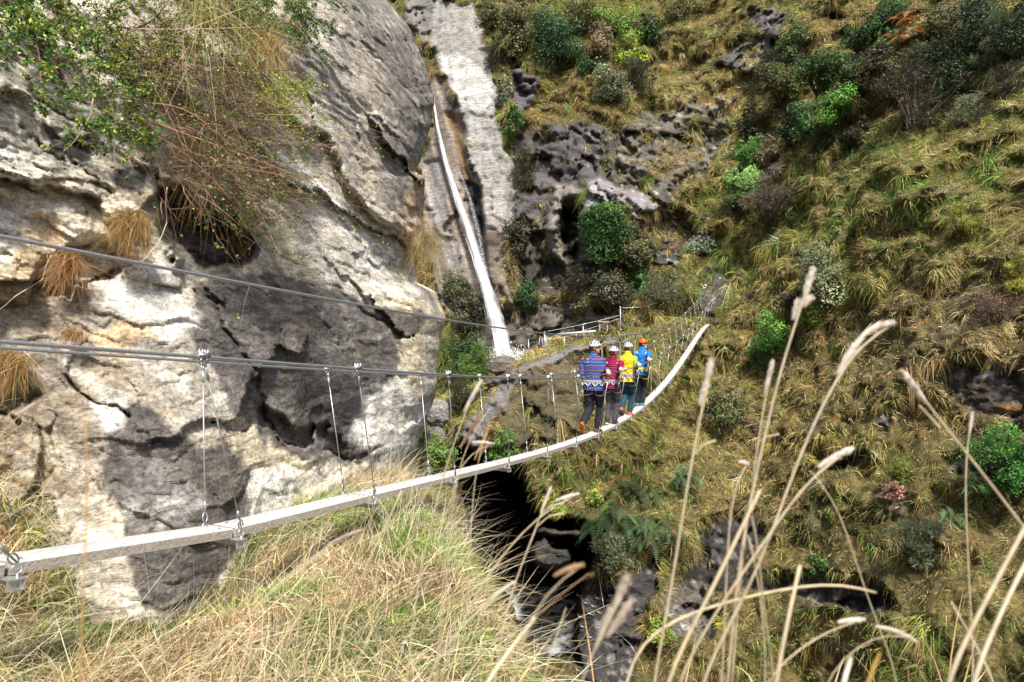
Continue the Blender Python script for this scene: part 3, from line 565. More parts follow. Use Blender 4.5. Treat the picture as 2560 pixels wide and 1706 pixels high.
o = bank_grass('bank_grass', 100000, (.10, .28), .0108, 21, (.25, -.1, 0), (.25, 1.1), (ST2+RUST, GREEN+GREEN+OLIVE), .16, left, 14, .045)
tag(o, 'dense tangled green and straw grass over the near bank', 'grass')
o = bank_grass('dry_grass_stems', 5200, (.3, .8), .0045, 22, (.75, -.1, 0), (.05, .45), (ST2, [(.70,.6,.42),(.74,.66,.50)]), .4, left, 3, .04, 5, .2)
tag(o, 'thin dry leaning grass stems standing over the near bank', 'grass')
front = lambda x, y, z, px, py, rg: (y < 3.9) & (px < 1900)
o = bank_grass('foreground_straw', 30000, (.2, .5), .0055, 23, (.35, -.1, 0), (.3, 1.1), (ST2, [(.74,.65,.46),(.64,.5,.3)]), .5, front, 6, .05, 4, .25)
tag(o, 'blurred pale straw lying along the bottom foreground', 'grass')

# low scrub and weeds mingled with the grass, uncountable
rg = np.random.default_rng(77); n = 3600
wf2 = wt*(np.clip(fbm(GP[:-1, :-1]*.35, 4, 222)*2.2+.15+1.2*np.exp(-((cxg-2050)/350)**2-((cyg-150)/170)**2)+.9*np.exp(-((cxg-1500)/160)**2-((cyg-1250)/180)**2)+.6*np.exp(-((cxg-1400)/220)**2-((cyg-60)/110)**2), 0, 2).ravel())
wf2 = wf2+.25*wt.max()*np.clip(1-np.abs(rockm[:-1, :-1].ravel()-.5)*2, 0, 1)*(cxg.ravel() > 1230)*(cyg.ravel() < 1150)*.4
wf2 /= wf2.sum(); ci = rg.choice(wf2.size, n, p=wf2); P = GP[:-1, :-1].reshape(-1, 3)[ci]; N = CN.reshape(-1, 3)[ci]; per = 22
pc = pick([(.035,.08,.02),(.06,.12,.03),(.09,.12,.04),(.05,.05,.03),(.12,.2,.05),(.11,.09,.05)], n, rg, .3); szz = rg.uniform(.10, .42, n)
P, N, pc, szz = [np.repeat(q_, per, 0) for q_ in (P, N, pc, szz)]; dv = unit(rg.normal(size=P.shape)+N*.6); Pl = P+N*szz[:, None]*.5+dv*szz[:, None]*rg.uniform(.3, 1.1, (len(P), 1))
V, T, c = leaves(Pl, unit(dv+rg.normal(0, .5, P.shape)), rg.uniform(.05, .13, len(P))*np.clip(P[:, 1]/28, .55, 1.3), pc*np.exp(rg.normal(0, .25, (len(P), 1))), rg)
tag(mesh('ground_cover', V, T, M_leaf, c, smooth=False), 'low dark weeds and leafy scrub mingled with the hillside grass', 'ground cover', kind='stuff')
# ---------------------------------------------------------------- the suspension bridge
TH = R(23.27); S_ = 1.5788; BX0, BD0 = -2.7009, 2.9956
along = np.array([math.sin(TH), math.cos(TH), 0]); right = np.array([math.cos(TH), -math.sin(TH), 0]); upv = np.array([0, 0, 1.])
ZP = (-1.9921, .0139, 1.3249, .2674, -.2753); ZR = (-.672, .2468, 1.209, .1136, -.1802); ZS = (.1126, .2083, .7792, .0712, -.061)
def q(c, t):
    u = (np.asarray(t, float)-8)/8; return c[0]+c[1]*u+c[2]*u*u+c[3]*u**3+c[4]*u**4+(.135*np.clip(1-np.asarray(t, float), 0, 3) if c is ZP else 0)
def bp(t, wd, z):                             # wd: metres to the near (right) side
    t = np.asarray(t, float); wd = np.asarray(wd, float); z = np.asarray(z, float); t, wd, z = np.broadcast_arrays(t, wd, z)
    return np.stack([BX0+S_*t*math.sin(TH)+wd*math.cos(TH), BD0+S_*t*math.cos(TH)-wd*math.sin(TH), z], -1)
def pxof(P): P = np.asarray(P); return np.stack([1280+F*P[..., 0]/P[..., 1], 853-F*P[..., 2]/P[..., 1]], -1)
tt_ = np.linspace(-1.2, 22, 6000)
def t_at_px(x, wd, zc): return float(np.interp(x, pxof(bp(tt_, wd, q(zc, tt_)))[:, 0], tt_))
br = empty('suspension_bridge', tuple(bp(0, 0, q(ZP, 0))), 'narrow plank suspension bridge with wire handrails slung across the gorge', 'bridge')
def rope(name, P, r, mat, parent=None, strandsn=6, pitch=.11, near=16):
    P = np.asarray(P); d = np.r_[0, np.cumsum(np.linalg.norm(np.diff(P, axis=0), axis=1))]; m = MB()
    nf = np.interp(near, P[:, 1], d) if P[-1, 1] > near else d[-1]
    s = np.arange(0, nf, pitch/9); s = np.r_[s, nf]; Q = np.stack([np.interp(s, d, P[:, i]) for i in range(3)], 1)
    T = unit(np.gradient(Q, axis=0)); N = unit(np.cross(T, upv+.01)); B = np.cross(T, N)
    for k in range(strandsn):
        a = 2*np.pi*(s/pitch+k/strandsn)
        m.tube(Q+r*.58*(np.cos(a)[:, None]*N+np.sin(a)[:, None]*B), r*.47, 5, cap=False)
    if nf < d[-1]:
        s = np.linspace(nf-.02, d[-1], 160); m.tube(np.stack([np.interp(s, d, P[:, i]) for i in range(3)], 1), r*1.35, 8)
    return m.build(name, mat, parent)
M_rope = plain('wire_rope', (.50, .51, .53), .38, .8, .25, 90)
ts = np.linspace(-1.75, 21.9, 260)
anch = dict(n=U(1807, 723, 36.1), f=U(1762, 721, 36.1), s=U(1800, 698, 36.5))
def railpts(sd): return np.concatenate([bp(ts, sd*.394, q(ZR, ts)), [anch['n' if sd > 0 else 'f']]])
o = rope('handrail_cable', railpts(1), .0115, M_rope, br); o['label'] = 'near handrail wire rope'
o = rope('handrail_cable', railpts(-1), .0105, M_rope, br); o['label'] = 'far handrail wire rope'
scab = empty('safety_cable', tuple(bp(0, 0, q(ZS, 0))), 'thick overhead wire rope stretched above the bridge that the lanyards clip to', 'cable')
rope('wire_rope', np.concatenate([bp(ts, 0, q(ZS, ts)), [anch['s']]]), .0115, M_rope, scab)
mb = MB(); P = anch['s']; mb.ball(P, .1); mb.tube([P, P+[.05, .5, .05]], .03, 6); mb.build('anchor_eye', M_galv, scab)
tops = {(1, 1): 508, (1, 2): 894, (1, 3): 1121, (1, 4): 1269.4, (1, 5): 1371, (1, 6): 1446, (-1, 1): 507, (-1, 2): 818, (-1, 3): 1051, (-1, 4): 1198.6, (-1, 5): 1300, (-1, 6): 1378, (-1, 7): 1437}
PW, PT = .118, .062
tb = lambda i: .11 if i == 0 else i
for i in range(-1, 22):                       # plank lengths, one per bay
    a, b = bp(tb(i)+.008, 0, q(ZP, tb(i)+.008)), bp(tb(i+1)-.008, 0, q(ZP, tb(i+1)-.008)); ax = (b-a)/2; n = unit(np.cross(right, ax)); n = n*np.sign(n[2])
    m = MB(); k = 7
    prof = np.array([(-PW, -PT), (-PW, -.006), (-PW+.006, 0), (PW-.006, 0), (PW, -.006), (PW, -PT), (0, -PT)])
    ring = np.stack([a+right*x+n*y for x, y in prof]), np.stack([b+right*x+n*y for x, y in prof])
    V = np.concatenate(ring); j = np.arange(7); m.add(V, np.stack([j, (j+1) % 7, (j+1) % 7+7, j+7], 1))
    m.add(V, np.array([[0, 1, 2], [0, 2, 3], [0, 3, 4], [0, 4, 5], [0, 5, 6], [7, 9, 8], [7, 10, 9], [7, 11, 10], [7, 12, 11], [7, 13, 12]]))
    for e in (.05, .95):
        for s in (-.06, .06): m.tube([a+(b-a)*e+right*s-n*.004, a+(b-a)*e+right*s+n*.007], .012, 6)
    nb0 = sum(len(t) for t in m.T[:-4]); p = m.build('plank', M_wood, br, smooth=False)
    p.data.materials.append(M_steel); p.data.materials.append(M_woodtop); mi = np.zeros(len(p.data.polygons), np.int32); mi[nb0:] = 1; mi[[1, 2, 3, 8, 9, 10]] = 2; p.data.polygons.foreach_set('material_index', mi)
for i0 in range(0, 23):
    i = tb(i0)
    c = bp(i, 0, q(ZP, i)-PT-.004); m = MB()
    tl = unit(bp(i+.02, 0, q(ZP, i+.02))-bp(i-.02, 0, q(ZP, i-.02))); n = unit(np.cross(right, tl)); n = n*np.sign(n[2])
    hw = .198
    m.box(c-n*.004, right*hw, tl*.04, n*.004); m.box(c-n*.034+tl*.036, right*hw, tl*.004, n*.026)
    for s in (-1, 1): m.box(c+right*s*(hw-.02)-n*.036-tl*.002, right*.004, tl*.034, n*.027)
    bk = m.build('cross_bracket', M_galv, br, smooth=False)
    for s in (-1, 1):
        e = c+right*s*.178+n*.045; m = MB(); a = np.linspace(0, 2*np.pi, 15)
        m.tube(e[None]+.024*(np.cos(a)[:, None]*tl+np.sin(a)[:, None]*upv), .0065, 6, cap=False); m.tube([e-upv*.024, e-upv*.09], .008, 6)
        m.build('eye_bolt', M_galv, bk)
        tx = tops.get((s, i0)); ti = t_at_px(tx, s*.394, ZR) if tx else i+.03*math.sin(i*2.3)+(.02 if s > 0 else .05)
        if i >= 20: ti = min(ti, 21.85)+(.0 if i < 22 else .0)
        if i0 == 0 and s < 0: continue
        if i0 == 0: ti = -.45; top = None
        top = bp(ti, s*.394, q(ZR, ti)); low = e+upv*.03
        m = MB(); hv = unit(low-top)
        m.tube([top+hv*.02, low], .0052, 6)
        # thimble loop and swage at each end
        pr = unit(np.cross(hv, right)); cl = low+(-hv)*.035
        lp = cl[None]+.020*np.cos(a)[:, None]*pr+.036*np.sin(a)[:, None]*hv; m.tube(lp, .005, 5, cap=False)
        m.tube([low-hv*.09, low-hv*.15], .010, 7); m.tube([top+hv*.07, top+hv*.16], .010, 7)
        m.tube([top+hv*.02+pr*.014, top+hv*.08], .006, 5); m.tube([top+hv*.02-pr*.014, top+hv*.08], .006, 5)
        m.build('hanger', M_rope if (i0+s) % 2 else M_galv, br)
        tr = unit(bp(ti+.02, s*.394, q(ZR, ti+.02))-top); nn = unit(np.cross(right, tr)); nn = nn*np.sign(nn[2]); m = MB()
        for dq in (-.019, .019):
            m.tube([top+tr*dq-nn*.018+right*.013, top+tr*dq+nn*.048+right*.013], .006, 6); m.tube([top+tr*dq-nn*.018-right*.013, top+tr*dq+nn*.048-right*.013], .006, 6)
            m.tube([top+tr*dq+nn*.024+right*.013, top+tr*dq+nn*.036+right*.013], .012, 6); m.tube([top+tr*dq+nn*.024-right*.013, top+tr*dq+nn*.036-right*.013], .012, 6)
            m.tube([top+tr*dq+right*.015-nn*.012, top+tr*dq-nn*.024, top+tr*dq-right*.015-nn*.012], .007, 6)
        m.box(top+nn*.014, tr*.036, right*.022, nn*.010)
        m.build('cable_clamp', M_galv, br)
for s, kx in ((1, 'n'), (-1, 'f')):
    P = anch[kx]; m = MB(); a = np.linspace(0, 2*np.pi, 13); m.tube(P[None]+.09*(np.cos(a)[:, None]*right+np.sin(a)[:, None]*upv)+upv*.1, .035, 6, cap=False); m.tube([P, P+along*1.2], .04, 6)
    m.build('rail_anchor', M_galv, br)
# ---------------------------------------------------------------- the four people
def fabric(name, col, rough=.85, var=.22, ns=11, bump=1.0):
    m = plain(name, col, rough, 0, var, ns, bump)
    for n_ in m.node_tree.nodes:
        if n_.type == 'BUMP': n_.inputs['Distance'].default_value = .05
    return m
def fleece_mat():
    m, n, p = newmat('patterned_fleece'); L = n.links.new; tc = nd(n, 'ShaderNodeTexCoord'); sx = nd(n, 'ShaderNodeSeparateXYZ'); L(tc.outputs['Object'], sx.inputs[0])
    hx = nd(n, 'ShaderNodeMath', operation='ADD'); L(sx.outputs[0], hx.inputs[0]); L(sx.outputs[1], hx.inputs[1])
    pp = nd(n, 'ShaderNodeMath', operation='PINGPONG'); pp.inputs[1].default_value = .028; L(hx.outputs[0], pp.inputs[0])
    ml = nd(n, 'ShaderNodeMath', operation='MULTIPLY_ADD'); ml.inputs[1].default_value = 1.1; L(pp.outputs[0], ml.inputs[0]); L(sx.outputs[2], ml.inputs[2])
    sc2 = nd(n, 'ShaderNodeMath', operation='MULTIPLY'); sc2.inputs[1].default_value = 4.2; L(ml.outputs[0], sc2.inputs[0])
    fr = nd(n, 'ShaderNodeMath', operation='FRACT'); L(sc2.outputs[0], fr.inputs[0])
    cr = nd(n, 'ShaderNodeValToRGB'); cr.color_ramp.interpolation = 'CONSTANT'; e = cr.color_ramp.elements
    seq = [(.13,.03,.36), (.02,.02,.10), (.35,.37,.55), (.02,.03,.14), (.02,.13,.5), (.01,.02,.10), (.06,.33,.62), (.02,.03,.18), (.17,.05,.42), (.01,.015,.08), (.42,.22,.09), (.02,.03,.18), (.10,.03,.32), (.02,.2,.5)]
    while len(e) < len(seq): e.new(.5)
    for i, c in enumerate(seq): e[i].position = i/len(seq); e[i].color = (c[0]*.75, c[1]*.75, c[2]*.75, 1)
    L(fr.outputs[0], cr.inputs[0]); L(cr.outputs[0], p.inputs['Base Color']); p.inputs['Roughness'].default_value = .95
    return m
def puffer_mat():
    m, n, p = newmat('quilted_nylon'); L = n.links.new; tc = nd(n, 'ShaderNodeTexCoord'); wv = nd(n, 'ShaderNodeTexWave', bands_direction='Z', wave_profile='SIN'); wv.inputs['Scale'].default_value = 7.5; wv.inputs['Distortion'].default_value = .8
    L(tc.outputs['Object'], wv.inputs[0]); b = nd(n, 'ShaderNodeBump'); b.inputs['Strength'].default_value = 1; b.inputs['Distance'].default_value = .03; L(wv.outputs['Fac'], b.inputs['Height']); L(b.outputs[0], p.inputs['Normal'])
    cr = nd(n, 'ShaderNodeValToRGB'); cr.color_ramp.elements[0].color = (.10, .004, .03, 1); cr.color_ramp.elements[0].position = .05; cr.color_ramp.elements[1].color = (.42, .012, .10, 1); cr.color_ramp.elements[1].position = .35
    L(wv.outputs['Fac'], cr.inputs[0]); L(cr.outputs[0], p.inputs['Base Color']); p.inputs['Roughness'].default_value = .4
    return m
M_skin = plain('skin', (.62, .36, .27), .55, 0, .08, 40); M_eye = plain('eye_dark', (.02, .015, .01), .2, 0, 0)
M_hair = plain('hair', (.06, .03, .018), .8, 0, .3, 120, .5); M_beard = plain('reddish_beard', (.32, .13, .06), .85, 0, .3, 120, .5)
M_hwhite = plain('helmet_white', (.64, .65, .67), .3, 0, .03, 9); M_horange = plain('helmet_orange', (.85, .18, .02), .3, 0, .05, 9)
M_vent = plain('vent_black', (.01, .01, .012), .6, 0, 0); M_web = plain('harness_webbing', (.26, .245, .26), .8, 0, .2, 60, .3); M_webd = plain('black_webbing', (.02, .02, .022), .8, 0, .2, 60, .3)
M_cord = plain('gear_cord', (.8, .79, .76), .6, 0, .1, 60); M_trol = plain('trolley_dark', (.05, .065, .03), .5, .2, .2, 30)
M_ywebbing = plain('yellow_webbing', (.55, .5, .08), .8, 0, .2, 60)
def solid(name, m, mat, parent, vox, sm=2):
    o = m.build(name, mat, None); me0 = o.data
    r = o.modifiers.new('r', 'REMESH'); r.mode = 'VOXEL'; r.voxel_size = vox
    s = o.modifiers.new('s', 'SMOOTH'); s.iterations = sm; s.factor = .5
    dg = bpy.context.evaluated_depsgraph_get(); dg.update(); me = bpy.data.meshes.new_from_object(o.evaluated_get(dg))
    o.modifiers.clear(); o.data = me; bpy.data.meshes.remove(me0); me.name = name
    n = len(me.vertices); co = np.empty(n*3, np.float32); me.vertices.foreach_get('co', co); co = co.reshape(-1, 3)-np.array(parent.location, np.float32); me.vertices.foreach_set('co', co.ravel())
    me.polygons.foreach_set('use_smooth', np.ones(len(me.polygons), bool)); me.materials.clear(); me.materials.append(mat); o.parent = parent
    return o
def cap(m, a, b, ra, rb):
    a, b = np.asarray(a, float), np.asarray(b, float); s = np.linspace(0, 1, 5)[:, None]
    m.tube(a*(1-s)+b*s, ra*(1-s[:, 0])+rb*s[:, 0], 12); m.ball(a, ra*.99); m.ball(b, rb*.99)
def ik(a, b, l1, l2, bend):
    v = b-a; d = min(np.linalg.norm(v), (l1+l2)*.999); v = v/np.linalg.norm(v); b = a+v*d
    x = (l1*l1-l2*l2+d*d)/(2*d); h = math.sqrt(max(l1*l1-x*x, 0)); bend = np.asarray(bend, float); p = unit(bend-v*(bend@v))
    return a+v*x+p*h, b
def loft(m, rings):                           # rings of (centre, axis x, axis y)
    k = 20; a = np.arange(k)*2*np.pi/k; V = np.concatenate([np.asarray(c)+np.cos(a)[:, None]*np.asarray(x)+np.sin(a)[:, None]*np.asarray(y) for c, x, y in rings])
    n = len(rings); i = np.arange(n*k).reshape(n, k); j = np.roll(i, -1, 1); Q = np.stack([i[:-1], j[:-1], j[1:], i[1:]], -1).reshape(-1, 4)
    T = np.concatenate([Q[:, [0, 1, 2]], Q[:, [0, 2, 3]]]); V = np.concatenate([V, [rings[0][0]], [rings[-1][0]]]); e = n*k
    m.add(V, np.concatenate([T, np.stack([np.full(k, e), j[0], i[0]], 1), np.stack([np.full(k, e+1), i[-1], j[-1]], 1)]))
def hand(m, wr, d, pn, H, grip=True):         # palm from the wrist along d, palm normal pn, fingers curl towards pn
    d = unit(d); pn = unit(pn-d*(pn@d)); sdv = np.cross(d, pn); L = .105*H
    loft(m, [(wr, sdv*.016*H, pn*.012*H), (wr+d*.25*L, sdv*.021*H, pn*.011*H), (wr+d*.5*L, sdv*.024*H, pn*.0095*H), (wr+d*.55*L, sdv*.022*H, pn*.007*H)])
    for k, fl in enumerate((.42, .48, .46, .37)):
        b = wr+d*.5*L+sdv*(k-1.5)*-.0125*H; seg = fl*L/2.4; ang = 0; pts = [b]
        for s_, tn in zip((1, .8, .6), (.55, .95, .8) if grip else (.2, .35, .25)):
            ang += tn; b = b+seg*s_*(d*math.cos(ang)+pn*math.sin(ang)); pts.append(b)
        m.tube(pts, [.0052*H, .0050*H, .0046*H, .004*H], 7)
    b = wr+d*.15*L-sdv*.016*H*-1; pts = [b, b+(sdv*.5+d*.6+pn*.4)*.2*L, b+(sdv*.35+d*1.0+pn*1.2)*.32*L]; m.tube(pts, [.0068*H, .006*H, .0048*H], 7)
def person(t0, H, lab, look, lean, rh_px, top, legs, shoes, helm, feet, sleeve=None, hair=M_hair, beard=None, belt=M_web, torso_w=1.0, lift=(.0, 0), lh=(-.39, .5), vents='oval'):
    g = bp(t0, 0, q(ZP, t0)); root = empty('person', tuple(g), lab, 'person', 'people crossing the bridge')
    f = along; r = right; u = upv; A = lambda x, y, z: g+r*x*H+f*y*H+u*z*H     # x right, y forward, in body heights
    ln = np.array(lean)
    hip = A(0+ln[0]*.3, ln[1]*.3, .50); chest = A(ln[0]*.8, ln[1]*.8+.0, .70); neck = A(ln[0], ln[1]+.012, .835)
    shR, shL = neck+r*.104*H-u*.060*H, neck-r*.104*H-u*.060*H; hpR, hpL = hip+r*.052*H, hip-r*.052*H
    an = []; kn = []
    for hp, (fx, fy, fz, pitch) in zip((hpR, hpL), feet):
        a_ = A(fx, fy, fz+.045); k_, a_ = ik(hp, a_, .25*H, .235*H, f*1.0+r*.05); kn.append(k_); an.append(a_)
    tr = t_at_px(rh_px, .394, ZR); RH = bp(tr, .394, q(ZR, tr)+.02); tl_ = t0+lh[1]*H/S_; LH = bp(tl_, -.394, q(ZR, tl_)+.02)
    wrR_t = RH-unit(RH-shR)*.045*H+u*.01*H; wrL_t = LH-unit(LH-shL)*.05*H+u*.015*H
    elR, wrR = ik(shR, wrR_t, .165*H, .15*H, -u*1.0-f*.45+r*.12); elL, wrL = ik(shL, wrL_t, .165*H, .15*H, -u*1.0-f*.3-r*.12)
    hd = unit(r*look[0]+f*look[1]+u*look[2]); hr = unit(np.cross(hd, u)); hu = np.cross(hr, hd); hc = neck+u*.075*H+hd*.012*H
    # the body: one continuous surface
    m = MB()
    loft(m, [(hip-u*.04*H, r*.075*H, f*.05*H), (hip, r*.088*H, f*.06*H), (hip+u*.08*H, r*.075*H, f*.05*H), (chest-u*.02*H, r*.085*H, f*.058*H), (chest+u*.07*H, r*.098*H, f*.058*H), (neck-u*.02*H, r*.06*H, f*.04*H)])
    cap(m, neck-u*.03*H, hc-hu*.02*H, .036*H, .031*H)
    for a_, b_, c_ in ((shR, elR, wrR), (shL, elL, wrL)): cap(m, a_, b_, .028*H, .022*H); cap(m, b_, c_, .022*H, .0145*H)
    for a_, b_, c_ in zip((hpR, hpL), kn, an): cap(m, a_, b_, .046*H, .031*H); cap(m, b_, c_, .031*H, .019*H)
    loft(m, [(hc-hu*.068*H+hd*.016*H, hr*.012*H, hd*.012*H), (hc-hu*.060*H+hd*.014*H, hr*.022*H, hd*.028*H), (hc-hu*.038*H+hd*.006*H, hr*.034*H, hd*.044*H), (hc-hu*.01*H, hr*.041*H, hd*.052*H), (hc+hu*.02*H, hr*.043*H, hd*.055*H), (hc+hu*.045*H, hr*.036*H, hd*.046*H), (hc+hu*.060*H, hr*.018*H, hd*.024*H)])
    m.tube([hc+hd*.050*H+hu*.004*H, hc+hd*.062*H-hu*.014*H, hc+hd*.052*H-hu*.022*H], [.005*H, .0085*H, .007*H], 8)     # nose
    m.tube([hc+hd*.045*H-hr*.012*H-hu*.033*H, hc+hd*.050*H-hu*.033*H, hc+hd*.045*H+hr*.012*H-hu*.033*H], .0042*H, 6)  # lips
    m.tube([hc+hd*.046*H-hr*.024*H+hu*.011*H, hc+hd*.052*H+hu*.010*H, hc+hd*.046*H+hr*.024*H+hu*.011*H], .005*H, 6)    # brow
    for s in (-1, 1): m.ball(hc+hr*s*.043*H-hu*.010*H-hd*.004*H, (.009*H, .010*H, .018*H), nu=8, nv=6)                # ears
    for wr_, el_, tgt in ((wrR, elR, RH), (wrL, elL, LH)): hand(m, wr_, unit(tgt+u*.012*H-wr_), -u, H)
    solid('body', m, M_skin, root, .0065, 2)
    m = MB()
    for s in (-1, 1): m.ball(hc+hd*.0475*H+hr*s*.0165*H-hu*.001*H, .0058*H, nu=8, nv=6)
    m.build('eyes', M_eye, root)
    # trousers
    m = MB(); loft(m, [(hip-u*.055*H, r*.085*H, f*.062*H), (hip-u*.01*H, r*.097*H*torso_w, f*.072*H), (hip+u*.05*H, r*.088*H*torso_w, f*.062*H)])
    for a_, b_, c_ in zip((hpR, hpL), kn, an):
        cap(m, a_-u*.01*H, b_, .060*H, .047*H); cap(m, b_, c_+unit(b_-c_)*.02*H, .047*H, .038*H)
        for e in (.2, .5, .85): m.ball(b_*(1-e)+c_*e+f*.004*H, .042*H-.004*e*H, nu=10, nv=6)
    solid('trousers', m, legs, root, .012, 2)
    # upper garment
    m = MB(); hem = -.045
    loft(m, [(hip+u*(hem-.005)*H, r*.102*H*torso_w, f*.078*H), (hip+u*.01*H, r*.103*H*torso_w, f*.079*H), (hip+u*.04*H, r*.094*H*torso_w, f*.073*H), (hip+u*.085*H, r*.088*H*torso_w, f*.068*H), (chest-u*.02*H, r*.100*H*torso_w, f*.074*H), (chest+u*.05*H, r*.104*H*torso_w, f*.075*H), (neck-u*.045*H, r*.086*H*torso_w, f*.062*H), (neck-u*.018*H, r*.055*H, f*.05*H), (neck-u*.0*H, r*.043*H, f*.045*H), (neck+u*.032*H, r*.039*H, f*.042*H)])
    ar = MB() if sleeve else m
    for a_, b_, c_ in ((shR, elR, wrR), (shL, elL, wrL)):
        k = .85 if sleeve else 1.0
        cap(ar, a_-u*.002*H, b_, .037*H*k, .034*H*k); cap(ar, b_, c_-unit(c_-b_)*.004*H, .034*H*k, .023*H*k)
        for e in (.35, .7): ar.ball(a_*(1-e)+b_*e-f*.002*H, .0345*H*k, nu=10, nv=6); ar.ball(b_*(1-e)+c_*e, (.031-.005*e)*H*k, nu=10, nv=6)
    if sleeve: solid('sleeves', ar, sleeve, root, .010, 2)
    solid('vest' if sleeve else 'jacket', m, top, root, .010, 2)
    # harness
    m = MB(); a = np.linspace(0, 2*np.pi, 33)[:-1]; wc = hip+u*.045*H
    for w_, (hh, rr) in enumerate(((.020, 1.0), (-.020, 1.0))): pass
    rg_ = [(wc+u*z*H, r*(.103*torso_w+e)*H, f*(.079+e)*H) for z, e in ((-.020, -.004), (-.018, .003), (.018, .003), (.020, -.004))]
    loft(m, rg_)
    hb = m.build('harness_belt', belt, root)
    for hp, k_ in zip((hpR, hpL), kn):
        d_ = unit(k_-hp); d0_ = d_; c_ = hp+d_*.075*H; d_ = unit(d_-.35*(1 if hp is hpR else -1)*r+.25*f); pa = unit(np.cross(d_, f)); pb_ = np.cross(d_, pa); m = MB()
        m2 = np.linspace(0, 2*np.pi, 25)
        rgs = [(c_+d_*z*H, pa*(.060+e)*H, pb_*(.058+e)*H) for z, e in ((-.010, -.004), (-.008, .002), (.008, .002), (.010, -.004))]
        loft(m, rgs); m.build('leg_loop', belt, root)
    m = MB()
    for j in range(-2, 2):
        a1, a2 = -math.pi/2+j*.62+.1, -math.pi/2+(j+1)*.62-.06; s = np.linspace(0, 1, 9)
        aa = a1+(a2-a1)*s; P_ = wc-u*(.008+.030*np.sin(s*np.pi))[:, None]*H+(.113*torso_w*np.cos(aa))[:, None]*r*H+(.090*np.sin(aa))[:, None]*f*H; m.tube(P_, .0042*H, 6)
    m.build('gear_loops', M_cord, root)
    m = MB()
    for hp, s in ((hpR, 1), (hpL, -1)): m.tube([wc-f*.082*H+r*s*.03*H, hip-f*.088*H+r*s*.04*H-u*.03*H, hp-f*.066*H-u*.07*H], .0035*H, 6)
    m.build('leg_straps', belt, root)
    # helmet
    hcc = hc+hu*.022*H-hd*.002*H; m = MB(); el = np.linspace(0, math.pi*.56, 12); az = np.linspace(0, 2*np.pi, 29)[:-1]
    rr = []; RX, RY, RZ = .057*H, .068*H, .060*H
    def hp_(e, a, k=1.0): return hcc+(hr*RX*np.sin(e)*np.cos(a)+hd*RY*np.sin(e)*np.sin(a)+hu*RZ*np.cos(e))*k
    for k in (1.0,):
        V = np.array([[hp_(e+(.12*math.cos(a)**2+.10*(math.sin(a) < 0)*abs(math.sin(a)))*(e/1.76)**3, a) for a in az] for e in el])
        Vi = np.array([[hp_(e, a, .93) for a in az] for e in el[::-1]])
        V = np.concatenate([V, Vi]).reshape(-1, 3); i = np.arange(len(V)).reshape(-1, 28); jx = np.roll(i, -1, 1); m.add(V, np.stack([i[:-1], jx[:-1], jx[1:], i[1:]], -1).reshape(-1, 4))
    m.tube([hp_(1.5, a, 1.03) for a in np.linspace(.5, math.pi-.5, 9)], .005*H, 6)
    hel = m.build('helmet', helm, root)
    m = MB()
    for e, aset, l in ((.62, np.arange(8)*math.pi/4+.3, .15), (1.08, np.arange(10)*math.pi/5, .17)):
        for a_ in aset:
            p_ = hp_(e, a_, 1.004); nrm = unit(p_-hcc); tdir = unit(hp_(e+.08, a_+(.12 if vents == 'oval' else 0))-hp_(e-.08, a_)); sd_ = np.cross(nrm, tdir)
            m.box(p_, tdir*.0135*H, sd_*.0055*H, nrm*.0035*H)
    m.build('vents', M_vent, hel, smooth=False)
    m = MB()
    for s in (-1, 1): m.tube([hp_(1.6, 0 if s > 0 else math.pi, .98), hc+hr*s*.040*H-hu*.04*H+hd*.012*H, hc-hu*.07*H+hd*.02*H], .0035*H, 5)
    m.build('chin_strap', M_webd, hel)
    # hair below the helmet, beard
    m = MB(); loft(m, [(hc-hu*.045*H-hd*.014*H, hr*.030*H, hd*.032*H), (hc-hu*.03*H-hd*.014*H, hr*.041*H, hd*.044*H), (hc-hd*.010*H, hr*.0455*H, hd*.050*H), (hc+hu*.04*H-hd*.006*H, hr*.042*H, hd*.046*H)])
    m.build('hair', hair, root)
    if beard:
        m = MB(); loft(m, [(hc-hu*.078*H+hd*.022*H, hr*.016*H, hd*.018*H), (hc-hu*.058*H+hd*.016*H, hr*.032*H, hd*.038*H), (hc-hu*.040*H+hd*.008*H, hr*.039*H, hd*.046*H), (hc-hu*.02*H-hd*.002*H, hr*.0425*H, hd*.038*H)]); m.build('beard', beard, root)
    # shoes
    for j, (a_, k_) in enumerate(zip(an, kn)):
        pitch = feet[j][3]; fd = unit(f*math.cos(pitch)-u*math.sin(pitch)+r*.08*(1 if j == 0 else -1)); fu = unit(u*math.cos(pitch)+f*math.sin(pitch)); heel = a_-fu*.030*H
        m = MB(); loft(m, [(heel-fd*.035*H, r*.008*H, fu*.008*H), (heel-fd*.034*H, r*.025*H, fu*.019*H), (heel, r*.028*H, fu*.023*H), (heel+fd*.05*H-fu*.002*H, r*.031*H, fu*.019*H), (heel+fd*.095*H-fu*.004*H, r*.025*H, fu*.011*H), (heel+fd*.115*H-fu*.006*H, r*.012*H, fu*.006*H)])
        cap(m, heel+fu*.005*H, a_+fu*.012*H, .026*H, .027*H)
        sh = solid('shoe', m, shoes[0], root, .009, 1)
        m = MB(); s0 = heel-fu*.022*H
        loft(m, [(s0-fu*.011*H+fd*.04*H, r*.030*H, fd*.079*H), (s0+fu*.004*H+fd*.04*H, r*.033*H, fd*.084*H)]); m.build('sole', shoes[1], sh, smooth=False)
        m = MB()
        for e in (.02, .04, .06): m.tube([heel+fd*e*H+r*.018*H+fu*.012*H, heel+fd*e*H+fu*.021*H, heel+fd*e*H-r*.018*H+fu*.012*H], .003*H, 5)
        m.build('laces', shoes[2], sh)
    return dict(root=root, wc=wc, f=f, H=H, chest=chest, hc=hc)
